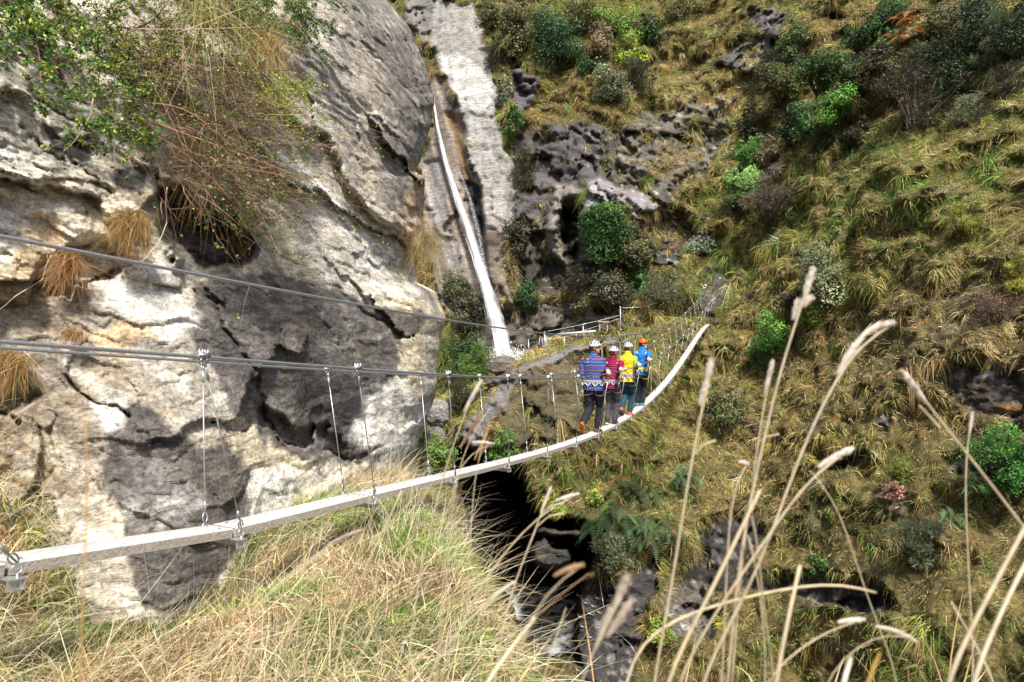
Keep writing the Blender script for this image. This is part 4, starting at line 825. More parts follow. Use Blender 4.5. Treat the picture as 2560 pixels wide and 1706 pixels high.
def gp(t): return q(ZP, t)
tP = [t_at_px(x, 0, ZP) for x in (1484, 1529, 1568, 1601)]
def Hof(t, px): return px*(BD0+S_*t*math.cos(TH))/F
M_fleece = fleece_mat()
p1 = person(tP[0], Hof(tP[0], 243)*.965, 'person in a blue and purple zigzag fleece and white helmet at the rear', (.97, .30, -.02), (-.01, .02), 1521, M_fleece, fabric('navy_trousers', (.010, .010, .018)),
   (plain('shoe_brown', (.10, .05, .03), .7), plain('sole_orange', (.50, .15, .04), .6), plain('lace_orange', (.8, .12, .02), .6)), M_hwhite, ((.03, .05, 0, .0), (-.07, -.15, .075, 1.05)), beard=M_beard, torso_w=1.13, lh=(-.39, .12))
p2 = person(tP[1], Hof(tP[1], 206)*.965, 'person in a crimson quilted jacket, white helmet and grey trousers', (.55, .85, -.05), (.01, .02), 1552, puffer_mat(), fabric('grey_trousers', (.065, .06, .08)),
   (plain('shoe_black', (.02, .02, .025), .7), plain('sole_white', (.7, .7, .66), .6), plain('lace_white', (.7, .7, .7), .6)), M_hwhite, ((.03, .04, 0, 0), (-.04, -.06, .02, .35)), torso_w=1.0, lh=(-.39, .25), vents='slit')
p3 = person(tP[2], Hof(tP[2], 193)*.965, 'person in a yellow vest with green sleeves, white helmet and teal trousers', (.6, .8, .0), (.0, .015), 1597, fabric('yellow_fleece', (.78, .50, .01)), fabric('teal_trousers', (.012, .055, .085)),
   (plain('shoe_coral', (.5, .13, .07), .7), plain('sole_dark', (.05, .04, .04), .6), plain('lace_white2', (.7, .65, .6), .6)), M_hwhite, ((.03, .03, 0, 0), (-.055, -.08, .06, .6)), sleeve=fabric('green_sleeve', (.22, .40, .07)), torso_w=1.05, lh=(-.39, .15), vents='slit')
p4 = person(tP[3], Hof(tP[3], 178)*.965, 'person in a blue jacket, orange helmet and black trousers at the front of the line', (.95, .25, -.02), (.02, .01), 1621, fabric('blue_jacket', (.008, .16, .52)), fabric('black_trousers', (.013, .012, .016)),
   (plain('shoe_teal', (.06, .22, .30), .7), plain('sole_grey', (.5, .5, .5), .6), plain('lace_grey', (.5, .55, .6), .6)), M_horange, ((.02, .02, 0, 0), (-.04, -.03, 0, 0)), belt=M_ywebbing, torso_w=.95, lh=(-.39, .2), vents='slit')
for pp, tx, strap, lab in ((p1, 1503, M_web, 'person in the patterned fleece'), (p2, 1550, M_web, 'person in the crimson jacket'), (p3, 1589, M_web, 'person in the yellow vest'), (p4, 1611, M_webd, 'person in the blue jacket')):
    t_ = t_at_px(tx, 0, ZS); T_ = bp(t_, 0, q(ZS, t_)); H = pp['H']; root = empty('safety_lanyard', tuple(T_), 'overhead safety lanyard clipped to the cable above the '+lab, 'lanyard', 'lanyards hanging from the overhead cable')
    a = np.linspace(0, 2*np.pi, 17); c_ = T_-upv*.02; m = MB(); m.tube(c_[None]+.045*np.cos(a)[:, None]*along*.7+.055*np.sin(a)[:, None]*upv+along*.03, .008, 6, cap=False); m.build('carabiner', M_galv, root)
    m = MB(); m.box(T_-upv*.10, along*.035, right*.014, upv*.055); m.box(T_-upv*.10+along*.055+upv*.02, along*.02, right*.010, upv*.045); m.tube([T_-upv*.03, T_-upv*.2], .02, 7); m.build('trolley', M_trol, root)
    end = pp['chest']+pp['f']*.085*H+right*.07*H-upv*.06*H; mid = pp['hc']+right*.075*H-along*.0*H
    m = MB(); s = np.linspace(0, 1, 12)[:, None]; P_ = (1-s)**2*(T_-upv*.15)+2*s*(1-s)*(mid+right*.02)+s*s*end; m.tube(P_, .011, 7); m.build('strap', strap, root)
# ---------------------------------------------------------------- shrubs, ferns and trees on the far side
DG = [(.025,.065,.014),(.045,.10,.022),(.018,.045,.012)]; MG = [(.06,.13,.03),(.09,.17,.035),(.04,.09,.02)]; BG = [(.18,.33,.05),(.13,.26,.04),(.24,.38,.07)]
YG = [(.30,.38,.05),(.22,.32,.05),(.36,.40,.08)]; OL = [(.13,.14,.05),(.18,.18,.07),(.09,.10,.04)]; GO = [(.15,.18,.09),(.21,.23,.13),(.11,.13,.07)]
DO = [(.055,.055,.03),(.08,.075,.04),(.035,.038,.022)]; PK = [(.34,.19,.12),(.2,.2,.1),(.16,.17,.08)]; GR = [(.20,.26,.18),(.26,.31,.22),(.14,.19,.13)]; OR = [(.55,.20,.05),(.45,.16,.04),(.35,.2,.08)]; TW = [(.2,.16,.12),(.28,.23,.18),(.13,.10,.08)]
def plant(name, px, py, rx, ry, pal, lab, cat, style='leaf', n=2400, tip=None, seed=0, D=None, group='shrubs and ferns on the far hillside', lobes=22, leafk=1.0, gravity=0):
    if D is None: rx, ry, n = rx*1.25, ry*1.22, int(n*1.35)
    rg = np.random.default_rng(1000+int(px*7+py)); d = (float(np.min(Dat(np.array([px-rx*.4, px, px+rx*.4]), np.array([py+ry*.3, py, py+ry*.3])))) if D is None else D)
    s = d/F; rX, rZ = rx*s, ry*s; rY = (rX+rZ)*.42; c = U(px, py, d-rY*.55)[()]; base = c+np.array([0, rY*.5, -rZ*.95])
    root = empty(name, tuple(base), lab, cat, group)
    lp = unit(rg.normal(size=(lobes, 3)))*rg.uniform(.2, 1.1, (lobes, 1))**.7; lc = c+lp*np.array([rX, rY, rZ])*.85; lr = rg.choice([.16, .24, .34, .46], lobes)*rg.uniform(.8, 1.2, lobes)*(rX+rZ)*.5; lc[:, 2] -= np.clip(np.abs(lp[:, 0])-.5, 0, 1)*rZ*.5
    lc[:, 2] -= gravity*rZ*np.abs(lp[:, 0])
    if cat == 'tree':
        lp = unit(rg.normal(size=(lobes, 3)))*rg.uniform(.2, .8, (lobes, 1)); lc = c+lp*np.array([rX, rY, rZ])*np.array([1, 1, 1.0])*.85; lc[:, 0] -= np.clip(lp[:, 2], 0, 1)*lp[:, 0]*rX*.5; lr = rg.uniform(.26, .4, lobes)*(rX+rZ)*.5
    m = MB()
    for j in range(0, lobes, 1 if style != 'fern' else 99):
        mid = (base+lc[j])/2+rg.normal(0, .08, 3)*rX; t = np.linspace(0, 1, 6)[:, None]; P = (1-t)**2*base+2*t*(1-t)*mid+t*t*lc[j]
        m.tube(P, np.linspace(.05, .012, 6)*min(1.6, max(.35, rZ)), 5, rg.uniform(.7, 1.2)*np.array([.11, .085, .065]))
    if style == 'fern':
        m2 = MB(); nf = n; az = rg.uniform(0, 2*np.pi, nf); el = rg.uniform(.1, 1.0, nf); L = rg.uniform(.6, 1.1, nf)*(rX+rZ)*.62
        bs = c+rg.normal(0, .38, (nf, 3))*np.array([rX, rY*.4, rZ]); di = np.stack([np.cos(az)*np.cos(el), -np.abs(np.sin(az))*np.cos(el), np.sin(el)-.25], 1)
        for k in range(nf):
            t = np.linspace(.05, 1, 17)[:, None]; P = bs[k]+di[k]*L[k]*t+np.array([0, 0, -1])*L[k]*.6*t*t; T = unit(np.gradient(P, axis=0)); sd = unit(np.cross(T, [0, 0, 1.])+rg.normal(0, .1, 3)); w_ = L[k]*.17*np.sin(np.pi*np.clip(t, .12, .97))**.7
            col = pick(pal, 1, rg, .25)[0]
            for q_ in (-1, 1):
                A = P; B = P+sd*q_*w_+T*w_*.45; V = np.stack([A, B, A+T*L[k]*.045], 1).reshape(-1, 3); m2.add(V, np.arange(len(V)).reshape(-1, 3), col)
            m2.tube(P, .006, 4, np.array(col)*.7, cap=False)
        m2.build('fronds', M_leaf, root, smooth=False); return root
    m.build('trunk' if cat == 'tree' else 'stem', M_twig, root)
    pr = lr**1.7; k = rg.choice(lobes, n, p=pr/pr.sum()); dv = unit(rg.normal(size=(n, 3))); rr = lr[k]*rg.uniform(.35, 1.0, n)**.5*np.where(rg.random(n) < .08, 1.45, 1)
    ctr = lc[k]+dv*rr[:, None]*np.array([1, 1, .85]); ctr = ctr+.10*(rX+rZ)*fbm(ctr*3.1/max(rX, .3), 2, 9)[:, None]*dv
    lcol = np.exp(rg.normal(0, .38, lobes))[k][:, None]; col = pick(pal, n, rg, .25)*lcol
    if tip is not None:
        tm = (dv[:, 2] > .15) & (rg.random(n) < .55) & (k < lobes*.6); col[tm] = pick(tip, tm.sum(), rg, .2)
    M2 = MB()
    if style == 'leaf':
        V, T, cl = leaves(ctr, unit(dv*.7+np.array([0, -.3, .5])+rg.normal(0, .55, (n, 3))), rg.uniform(.7, 1.5, n)*5.2*s*leafk, col, rg); M2.add(V, T); M2.C[-1] = cl
    else:                                     # fine brushy foliage
        V, T, cl = strands(ctr-dv*rr[:, None]*.3, unit(dv+rg.normal(0, .45, (n, 3))+np.array([0, 0, .35])), rg.uniform(.5, 1.3, n)*11*s*leafk, .15, 1.5*s, col, 2, rg); M2.add(V, T); M2.C[-1] = cl
    M2.build('crown' if cat == 'tree' else 'foliage', M_leaf, root, smooth=False)
    return root
HS = [
 ('evergreen_tree',1508,592,66,98,[(.035,.10,.018),(.055,.14,.025),(.022,.065,.014)],'dense dark green evergreen tree below the grey rock overhang','tree','leaf',9000,[(.11,.22,.035)]),
 ('shrub',1577,610,40,56,OL,'olive brown bush leaning against the right side of the dense evergreen tree','shrub','leaf',2600,PK),
 ('shrub',1530,725,50,52,DO,'dark grey green bush spilling down below the evergreen tree','shrub','leaf',3000,GO),
 ('shrub',1450,700,52,34,DO,'low brown brushy bush under the rock pillar left of the evergreen tree','shrub','brush',2200,None),
 ('shrub',1603,692,30,30,[(.09,.2,.05),(.12,.26,.07)],'small bright green bush right below the evergreen tree','shrub','leaf',1500,None),
 ('shrub',1650,720,46,36,GO,'pale brushy bush between the tall fence post and the bridge anchors','shrub','brush',1800,None),
 ('shrub',1757,585,24,46,GR,'narrow pale grey green bush above the bridge anchors','shrub','leaf',1300,None),
 ('shrub',1400,95,62,62,[(.035,.08,.03),(.06,.12,.045)],'big dark green bush at the top, left of the bright yellow green one','shrub','leaf',5200,MG),
 ('shrub',1470,45,50,36,OL,'olive bush at the top edge between the dark and the bright green bushes','shrub','leaf',2200,None),
 ('shrub',1552,55,56,48,BG,'bright green bush at the top of the slope above the orange tipped bush','shrub','leaf',3600,YG),
 ('shrub',1575,122,36,34,YG,'small vivid yellow green bush below the bright green one','shrub','leaf',1800,BG),
 ('shrub',1290,70,52,52,OL,'olive bush with pinkish tips beside the pale slab top','shrub','leaf',2800,PK),
 ('shrub',1235,40,40,34,OL,'brownish bush at the top edge next to the pale slab','shrub','leaf',1500,None),
 ('shrub',1425,130,36,30,MG,'mid green lower bulge of bush under the big dark green bush','shrub','leaf',1500,BG),
 ('shrub',1500,110,30,44,PK,'slim bush with orange pink tips left of the vivid yellow green bush','shrub','leaf',1500,PK),
 ('shrub',1530,212,46,46,GO,'grey olive round bush with orange tips on the rusty grass','shrub','leaf',3200,PK),
 ('shrub',1592,190,36,44,DO,'dark bush tucked behind the grey olive round bush','shrub','brush',2200,None),
 ('shrub',1262,232,15,32,GO,'slim pale bush standing on the edge of the bright slab','shrub','leaf',900,None),
 ('shrub',1284,295,20,34,MG,'slim green bush hanging below the slim pale one','shrub','leaf',1000,YG),
 ('shrub',1245,150,30,40,DO,'dark scrub in the gully right of the bright slab','shrub','brush',1300,None),
 ('shrub',1305,420,30,50,DO,'dark olive scrub between the lower slab and the purple rock','shrub','brush',1400,OL),
 ('shrub',1290,600,34,50,DO,'drooping olive scrub on the wall beside the wet chute','shrub','leaf',1800,OL),
 ('shrub',1310,745,36,30,DG,'dark green shrub low on the wall right of the waterfall','shrub','leaf',1500,MG),
 ('shrub',1455,765,22,22,OL,'small ragged tuft of scrub on the dark wall above the fence','shrub','leaf',700,None),
 ('shrub',1962,205,56,46,[(.10,.12,.03),(.15,.17,.045)],'rounded olive dome bush right of the dark lichen rock','shrub','leaf',3600,None),
 ('shrub',1985,110,34,54,MG,'green bush beside the top rock face','shrub','leaf',2000,OL),
 ('shrub',2062,180,60,50,[(.035,.085,.02),(.06,.14,.03)],'dark green leafy bush in the middle of the upper thicket','shrub','leaf',4200,MG),
 ('shrub',2130,205,40,38,DG,'dark leafy bush right of the middle of the upper thicket','shrub','leaf',2200,GO),
 ('shrub',2100,262,50,32,[(.10,.24,.04),(.14,.30,.05)],'fresh green low bush below the upper thicket','shrub','leaf',2600,BG),
 ('shrub',2015,290,34,44,[(.07,.18,.045),(.10,.22,.06)],'fresh green upright bush left of the low one','shrub','leaf',2100,MG),
 ('shrub',1975,325,30,30,DG,'dark small bush under the fresh green upright bush','shrub','leaf',1300,None),
 ('shrub',2052,360,18,44,DO,'dark slim dead looking bush standing on the grass','shrub','brush',1500,None),
 ('shrub',2225,45,46,48,[(.035,.10,.03),(.06,.16,.04)],'deep green bush at the top edge beside the orange fern','shrub','leaf',2600,MG),
 ('shrub',2215,110,30,30,[(.08,.2,.05),(.11,.25,.06)],'small fresh green bush left of the orange fern','shrub','leaf',1300,None),
 ('fern',2268,68,34,44,OR,'orange dead fern in the upper right thicket','fern','fern',34,None),
 ('fern',2250,112,20,24,OR,'smaller orange fern patch just under the large one','fern','fern',18,None),
 ('fern',2330,50,44,34,GO,'grey green fern clump near the top right','fern','fern',30,None),
 ('shrub',2405,110,60,90,[(.018,.04,.016),(.03,.065,.02)],'very dark tall bush near the top right','shrub','leaf',4000,None),
 ('shrub',2500,110,66,68,[(.12,.14,.07),(.16,.18,.09)],'broad soft olive bush in the top right corner','shrub','brush',5200,None),
 ('shrub',2315,235,96,84,[(.065,.06,.032),(.095,.085,.045),(.045,.045,.025)],'large dark olive brown dome shaped bush right of the thicket','shrub','brush',8500,None),
 ('shrub',2428,272,40,38,[(.14,.16,.09),(.19,.2,.12)],'small grey green dome bush right of the large dark one','shrub','brush',2600,None),
 ('shrub',2555,60,50,60,DG,'dark green tree top cut off by the right edge','shrub','leaf',2400,None),
 ('shrub',2190,150,40,34,DO,'dusky bush between the thicket and the small fresh green bush','shrub','leaf',1600,None),
 ('shrub',1880,385,38,44,[(.09,.22,.045),(.13,.28,.06)],'rounded bright green bush above the light green one on the mid slope','shrub','leaf',2800,BG),
 ('shrub',1925,375,36,40,PK,'brown seedy bush right of the rounded bright green bush','shrub','leaf',1500,TW),
 ('shrub',1858,462,46,38,[(.20,.36,.10),(.26,.42,.14)],'light green bush with one red flower on the mid slope','shrub','leaf',3000,BG),
 ('shrub',1925,480,56,62,TW,'bare grey twiggy bush right of the light green bush','shrub','brush',2600,None),
 ('shrub',1850,525,32,30,DO,'dark scrub below the light green bush','shrub','brush',1200,None),
 ('shrub',2052,690,52,54,[(.17,.2,.11),(.22,.25,.14)],'pale grey leafed bush behind the tallest grass stalk','shrub','leaf',2800,None),
 ('shrub',2032,785,34,34,YG,'yellow green bush right of the tallest stalk','shrub','leaf',1600,OL),
 ('shrub',1932,830,44,40,[(.12,.28,.05),(.17,.33,.07)],'bright green bush right of the bridge end','shrub','leaf',2800,BG),
 ('shrub',1900,885,36,46,[(.08,.2,.05),(.11,.25,.06)],'green bush hanging just under the bright green one','shrub','leaf',2000,None),
 ('shrub',1815,1025,48,58,[(.08,.10,.035),(.12,.14,.055)],'dark olive bush behind the left tall stalk','shrub','leaf',3200,PK),
 ('shrub',1975,745,26,24,DO,'small dark bush under the pale grey leafed bush','shrub','leaf',900,None),
 ('shrub',2520,1130,66,80,[(.05,.17,.03),(.08,.24,.04)],'glossy vivid green bush at the right edge','shrub','leaf',4600,BG),
 ('shrub',2555,1210,50,50,[(.04,.13,.025),(.06,.19,.035)],'lower green bush at the right edge under the vivid one','shrub','leaf',2200,None),
 ('fern',2440,1200,36,26,[(.06,.17,.04),(.09,.22,.05)],'fresh green fern left of the vivid bush','fern','fern',16,None),
 ('fern',2370,1290,34,34,[(.14,.22,.08),(.10,.16,.06)],'dull green fern on the lower right slope','fern','fern',16,None),
 ('shrub',2245,1170,34,34,[(.26,.30,.07),(.2,.25,.06)],'soft yellow green heathy bush on the right slope','shrub','brush',2000,None),
 ('shrub',2290,1345,52,50,[(.11,.14,.075),(.15,.18,.10)],'grey green heathy bush on the lower right slope','shrub','brush',3000,None),
 ('shrub',2225,1228,30,20,[(.3,.17,.13),(.25,.13,.10)],'reddish brown dying bush under the yellow green heathy one','shrub','leaf',1100,None),
 ('shrub',2500,770,50,40,[(.22,.14,.11),(.18,.13,.09)],'purplish brown dry bush high on the right edge','shrub','brush',1800,None),
 ('shrub',2545,680,34,44,[(.30,.31,.05),(.36,.34,.07)],'mustard yellow bush at the right edge','shrub','brush',1600,None),
 ('shrub',2420,540,44,40,[(.30,.30,.05),(.25,.26,.06)],'mustard olive bush among pale grass','shrub','brush',2000,None),
 ('shrub',2050,1410,22,22,MG,'small green seedling bush in the lower slope','shrub','leaf',700,None),
 ('fern',1600,1225,44,30,[(.05,.10,.04),(.08,.13,.05)],'dark green ferns on the mound above the gorge','fern','fern',22,None),
 ('fern',1545,1290,56,50,[(.055,.11,.04),(.085,.15,.055)],'hanging fern mass on the lip of the gorge','fern','fern',40,None),
 ('fern',1640,1330,46,40,[(.05,.10,.035),(.08,.14,.05)],'fern mass right of the hanging one beside the gorge','fern','fern',30,None),
 ('fern',1710,1190,36,30,[(.06,.13,.06),(.09,.17,.08)],'blue green fern patch crossed by the left tall stalk','fern','fern',18,None),
 ('shrub',1530,1385,44,52,[(.10,.12,.05),(.15,.17,.075)],'olive leafy bush hanging over the right side of the gorge','shrub','leaf',3000,GO),
 ('shrub',1485,1240,20,22,YG,'little yellow green bush on the gorge lip','shrub','leaf',700,None),
 ('shrub',1385,1270,24,34,YG,'yellow leafed sprig hanging in the gorge mouth','shrub','leaf',600,None),
 ('shrub',1650,1570,30,40,YG,'lime green bush low on the gorge wall behind the stalks','shrub','leaf',1200,OL),
 ('shrub',1255,1130,32,44,[(.07,.16,.03),(.12,.24,.05)],'fresh green shoots beside the gorge behind the hangers','shrub','leaf',1800,BG),
 ('shrub',1175,780,48,62,DO,'dusky scrub in the cleft between the near cliff and the waterfall','shrub','leaf',3000,GO),
 ('shrub',1130,720,36,40,OL,'olive scrub touching the near cliff edge left of the waterfall','shrub','leaf',1800,MG),
 ('shrub',1165,880,40,40,DG,'dark scrub in the cleft left of the waterfall foot','shrub','leaf',2000,OL),
 ('shrub',2160,85,40,40,DG,'dark bush at the top, left of the deep green one','shrub','leaf',2400,MG),
 ('shrub',2305,140,44,36,[(.05,.09,.035),(.08,.12,.05)],'dusky green bush between the grey fern and the large brown dome','shrub','leaf',2600,OL),
 ('shrub',2385,195,44,40,DG,'shadowy bush above the right shoulder of the large brown dome','shrub','leaf',2200,None),
 ('shrub',2455,25,56,44,[(.06,.10,.04),(.09,.14,.06)],'mid green bush cut by the top edge left of the corner','shrub','leaf',2800,None),
 ('shrub',2535,190,44,44,DO,'brownish bush under the soft olive corner bush','shrub','brush',2600,None),
 ('shrub',2150,320,44,26,DO,'low dusky bush right of the fresh green low bush','shrub','leaf',1800,OL),
 ('shrub',2235,205,36,34,OL,'olive bush touching the left side of the large brown dome','shrub','leaf',2000,GO),
 ('shrub',1925,160,30,30,DO,'small dark bush between the top rock face and the olive dome','shrub','brush',1300,None),
 ('shrub',1340,60,44,44,[(.06,.11,.04),(.09,.14,.05)],'green bush between the pinkish tipped one and the big dark one','shrub','leaf',2800,OL),
 ('shrub',1625,70,36,44,DG,'dark bush to the right of the bright green one at the top','shrub','leaf',2200,OL),
 ('shrub',1480,165,32,28,DG,'small dark bush between the big dark bush and the round grey olive one','shrub','leaf',1400,None),
 ('shrub',1700,30,44,30,OL,'low olive bush at the top edge above pale grass','shrub','leaf',1700,RUST),
 ('shrub',1880,300,34,40,OL,'olive bush at the right end of the dark lichen rock','shrub','leaf',1800,None),
 ('grass_tussock',1190,915,56,40,[(.08,.2,.03),(.13,.25,.05),(.2,.22,.07)],'green grassy tussock below the scrub left of the waterfall foot','grass clump','brush',3600,None),
 ('shrub',1150,990,40,60,DO,'shaded brown scrub in the cleft beside the near cliff','shrub','brush',2200,OL),
]
for name, px, py, rx, ry, pal, lab, cat, st_, n, tip in HS:
    o = plant(name, px, py, rx, ry, pal, lab, cat, st_, n, tip)
    if 'green_tree' in name or cat == 'tree': del o['group']
# flower on the light green bush is too small to model apart from its leaves
o = plant('shrub', 1082, 1130, 52, 66, [(.09,.19,.03),(.16,.28,.045),(.05,.12,.02)], 'bright leafy bush in the gap between the near cliff and the plank', 'shrub', 'leaf', 5200, [(.34,.24,.09),(.3,.36,.06)], D=14.5)
o = plant('shrub', 1045, 1215, 30, 24, YG, 'yellow green leaves peeping above the plank at the cliff foot', 'shrub', 'leaf', 1200, None, D=12)
def boulder(px, py, rx, ry, D, col, lab, mat=None, seed=0, ryy=None):
    s = D/F; m = MB(); m.ball((0, 0, 0), (1, 1, 1), None, 64, 44); V = m.V[0]; nz = fbm(V*1.4+seed, 4, 3+seed, ridge=True)[:, None]*.22+fbm(V*4+seed, 3, 5, ridge=True)[:, None]*.08
    V = V*(1+nz); V = np.sign(V)*np.abs(V)**.85; c = U(px, py, D)[()]; V = V*np.array([rx*s, ryy or (rx+ry)*.45*s, ry*s])+c
    cc_ = np.array(col)*np.exp(.5*fbm(V*6/max(rx*s, .2), 3, 8))[:, None]
    return tag(mesh('boulder', V, m.T[0], mat or M_far, cc_), lab, 'boulder')
boulder(1258, 916, 38, 22, 33, (.15,.13,.11), 'dark wet boulder at the foot of the waterfall', seed=2)
boulder(1094, 1035, 28, 32, 19, (.30,.29,.27), 'pale grey boulder in the dark cleft below the near cliff edge', seed=4)
boulder(1085, 1092, 26, 22, 18.5, (.2,.19,.18), 'smaller shadowed boulder under the pale grey one in the cleft', seed=6)
boulder(1172, 1600, 34, 60, 4.6, (.5,.48,.46), 'white weathered rock poking out of the bank grass', M_bankrock, seed=8)
# ---------------------------------------------------------------- plants hanging on the near cliff
def tuft(px, py, rx, ry, D, pal, lab, n=900, seed=0, dirb=(.25, -.35, -.5)):
    rg = np.random.default_rng(500+seed); s = D/F; base = U(px-rx*.25, py-ry*.55, D)[()]
    b = base+rg.normal(0, 1, (n, 3))*np.array([rx*.3, 12, ry*.16])*s; di = unit(np.array([0, -.5, .25])+rg.normal(0, .55, (n, 3))+np.array(dirb)*.9)
    L = rg.uniform(.4, 1.05, n)*ry*s*.95; V, T, c = strands(b, di, L, rg.uniform(.45, 1.0, n), .0045, pick(pal, n, rg, .3), 4, rg, rg.normal(0, .2, (n, 3)))
    return tag(mesh('grass_tuft', V, T, M_grass, c, smooth=False), lab, 'grass tuft', 'dry tufts growing on the near cliff')
RU = [(.42,.24,.10),(.36,.19,.08),(.52,.35,.18),(.26,.14,.07)]; GOLD = [(.50,.36,.14),(.38,.27,.1),(.3,.28,.09)]
tuft(345, 590, 62, 74, Dcl(335, 605)-.3, RU+GOLD, 'orange dry tuft in the rock pocket under the blocky ledge', 1100, 1)
tuft(185, 705, 42, 84, Dcl(185, 725)-.25, RU, 'orange dry tuft hanging left of the pale bright patch', 900, 2)
tuft(40, 950, 74, 84, Dcl(50, 960)-.25, RU+GOLD, 'orange brown tuft at the left edge under the handrail', 1200, 3)
tuft(195, 850, 45, 34, Dcl(195, 850)-.15, RU, 'small orange tuft just above the handrail on the left', 400, 4)
tuft(612, 640, 60, 70, Dcl(612, 640)-.15, GOLD+OL, 'small green brown tuft right of the dark hollow', 500, 5)
tuft(680, 175, 70, 110, Dcl(680, 165)-.45, GOLD+STRAW, 'golden grass hanging beneath the top right leafy shrub', 1000, 6)
tuft(530, 200, 90, 330, Dcl(500, 250)-.6, [(.34,.36,.14),(.42,.40,.2),(.3,.25,.12)]+STRAW, 'long grey green hanging grass in the middle of the overhanging scrub', 300, 7, (.35, -.2, -.5))
tuft(540, 440, 90, 190, Dcl(540, 440)-.55, STRAW+BROWN, 'dry straw skirt hanging at the lower end of the overhanging scrub', 1100, 8)
tuft(360, -30, 220, 90, Dcl(330, 60)-.6, STRAW+BROWN+RUST, 'dry brown grass along the top edge of the near cliff', 800, 9)
tuft(1080, 660, 60, 120, 13.6, GOLD+BROWN, 'drooping brown tuft on the right shoulder of the near cliff', 700, 10)
def scrub(name, lab, region, n1, n2, nl, dirm, L, D0, barks, pal, leafs, seed, wd=.007, spreadv=.28, leafend=.5, group='scrub overhanging the near cliff'):
    rg = np.random.default_rng(seed); reg = np.array(region, float); i = rg.choice(len(reg), n1); px = reg[i, 0]+rg.normal(0, reg[i, 2]); py = reg[i, 1]+rg.normal(0, reg[i, 3])
    Dd = np.array([Dcl(a, b) for a, b in zip(px, np.clip(py, -280, 1700))])-D0*rg.uniform(.5, 1.2, n1); b = U(px, py, Dd)
    root = empty(name, tuple(b.mean(0)+[0, .4, 0]), lab, 'shrub', group); m = MB()
    di = unit(np.array(dirm)+rg.normal(0, spreadv, (n1, 3))); Ls = rg.uniform(.5, 1.25, n1)*L; cu = rg.normal(0, .22, (n1, 3)); dr = rg.uniform(-.05, .35, n1)
    V, T, c = strands(b, di, Ls, dr, wd*rg.uniform(.6, 1.4, n1), pick(barks, n1, rg, .3), 7, rg, cu); m.add(V, T); m.C[-1] = c
    k = rg.choice(n1, n2); t = rg.uniform(.25, 1, (n2, 1)); down = np.array([0, 0, -1.])
    f_ = lambda k, t: b[k]+di[k]*Ls[k][:, None]*t+down*(dr[k]*Ls[k])[:, None]*t*t+cu[k]*Ls[k][:, None]*t*t
    b2 = f_(k, t); d2 = unit(di[k]+rg.normal(0, .6, (n2, 3))); L2 = rg.uniform(.1, .38, n2)*L
    V, T, c = strands(b2, d2, L2, rg.uniform(0, .3, n2), wd*.55, pick(barks, n2, rg, .35), 4, rg, rg.normal(0, .25, (n2, 3))); m.add(V, T); m.C[-1] = c
    m.build('twigs', M_twig, root, smooth=False)
    k2 = rg.choice(n2, nl); t2 = rg.uniform(1-leafend, 1.02, (nl, 1)); lp = b2[k2]+d2[k2]*L2[k2][:, None]*t2+rg.normal(0, .015, (nl, 3))
    V, T, c = leaves(lp, unit(rg.normal(size=(nl, 3))+np.array([0, -.7, .7])), rg.uniform(*leafs, nl), pick(pal, nl, rg, .3), rg, .6); m = MB(); m.add(V, T); m.C[-1] = c
    m.build('foliage', M_leaf, root, smooth=False); return root
BK = [(.16,.085,.065),(.22,.12,.09),(.30,.20,.15),(.10,.06,.05)]
scrub('leafy_scrub', 'green leafy scrub with yellow leaves trailing from the top left corner', [(40,20,50,30),(150,90,50,50),(230,220,45,60),(300,310,45,40),(420,60,60,40),(90,60,60,30)], 150, 1100, 13000, (.45,-.45,-.15), .55, .5, BK, [(.05,.15,.03),(.09,.22,.04),(.035,.09,.03),(.22,.32,.05),(.40,.44,.06)], (.022, .055), 61)
scrub('bare_briar', 'tangle of bare reddish brown twigs hanging over the dark hollow', [(330,150,60,70),(400,230,60,60),(440,330,50,50),(480,400,40,30),(520,240,60,60)], 250, 1400, 3600, (.85,-.25,-.32), 1.25, .6, BK, [(.07,.14,.035),(.12,.2,.045),(.28,.32,.06)], (.018, .042), 62, .011)
scrub('bare_briar', 'fan of pale thin twigs spreading right under the yellow leafed sprig', [(560,330,40,30),(520,400,40,40),(600,250,40,40)], 120, 620, 1500, (.95,-.1,-.25), 1.5, .5, [(.32,.24,.19),(.24,.15,.12)], [(.16,.24,.05),(.33,.38,.06)], (.02, .045), 63, .0075)
scrub('leafy_scrub', 'green leafy shrub crowning the cliff top left of the grey bulge', [(700,30,60,25),(780,60,40,30),(640,20,50,20),(560,10,60,20)], 120, 900, 8500, (.4,-.4,-.25), .5, .5, BK, [(.06,.14,.035),(.10,.2,.05),(.25,.33,.06),(.05,.10,.04)], (.025, .055), 64)
scrub('yellow_sprig', 'yellow green leafed sprig arching over the pale cliff', [(620,210,14,10)], 12, 200, 2600, (.72,-.2,-.42), .95, .45, BK, [(.50,.55,.04),(.38,.48,.05),(.2,.3,.05)], (.02, .045), 65, .007, .12)
scrub('leafy_scrub', 'dark leafed lower twigs drooping under the briar tangle', [(560,450,30,25),(600,480,25,20)], 44, 320, 1900, (.8,-.25,-.45), .62, .45, BK, [(.04,.09,.03),(.08,.14,.04),(.25,.28,.05)], (.025, .05), 66)
scrub('leafy_scrub', 'mixed brown and green scrub along the top edge of the cliff', [(250,30,60,30),(380,50,70,40),(480,80,60,50),(560,120,50,50),(330,170,60,50),(620,60,50,30)], 260, 1600, 12000, (.5,-.4,-.3), .75, .6, BK, [(.14,.18,.04),(.26,.30,.05),(.10,.17,.03),(.30,.2,.08),(.36,.40,.06)], (.018, .04), 67)
rg = np.random.default_rng(70)
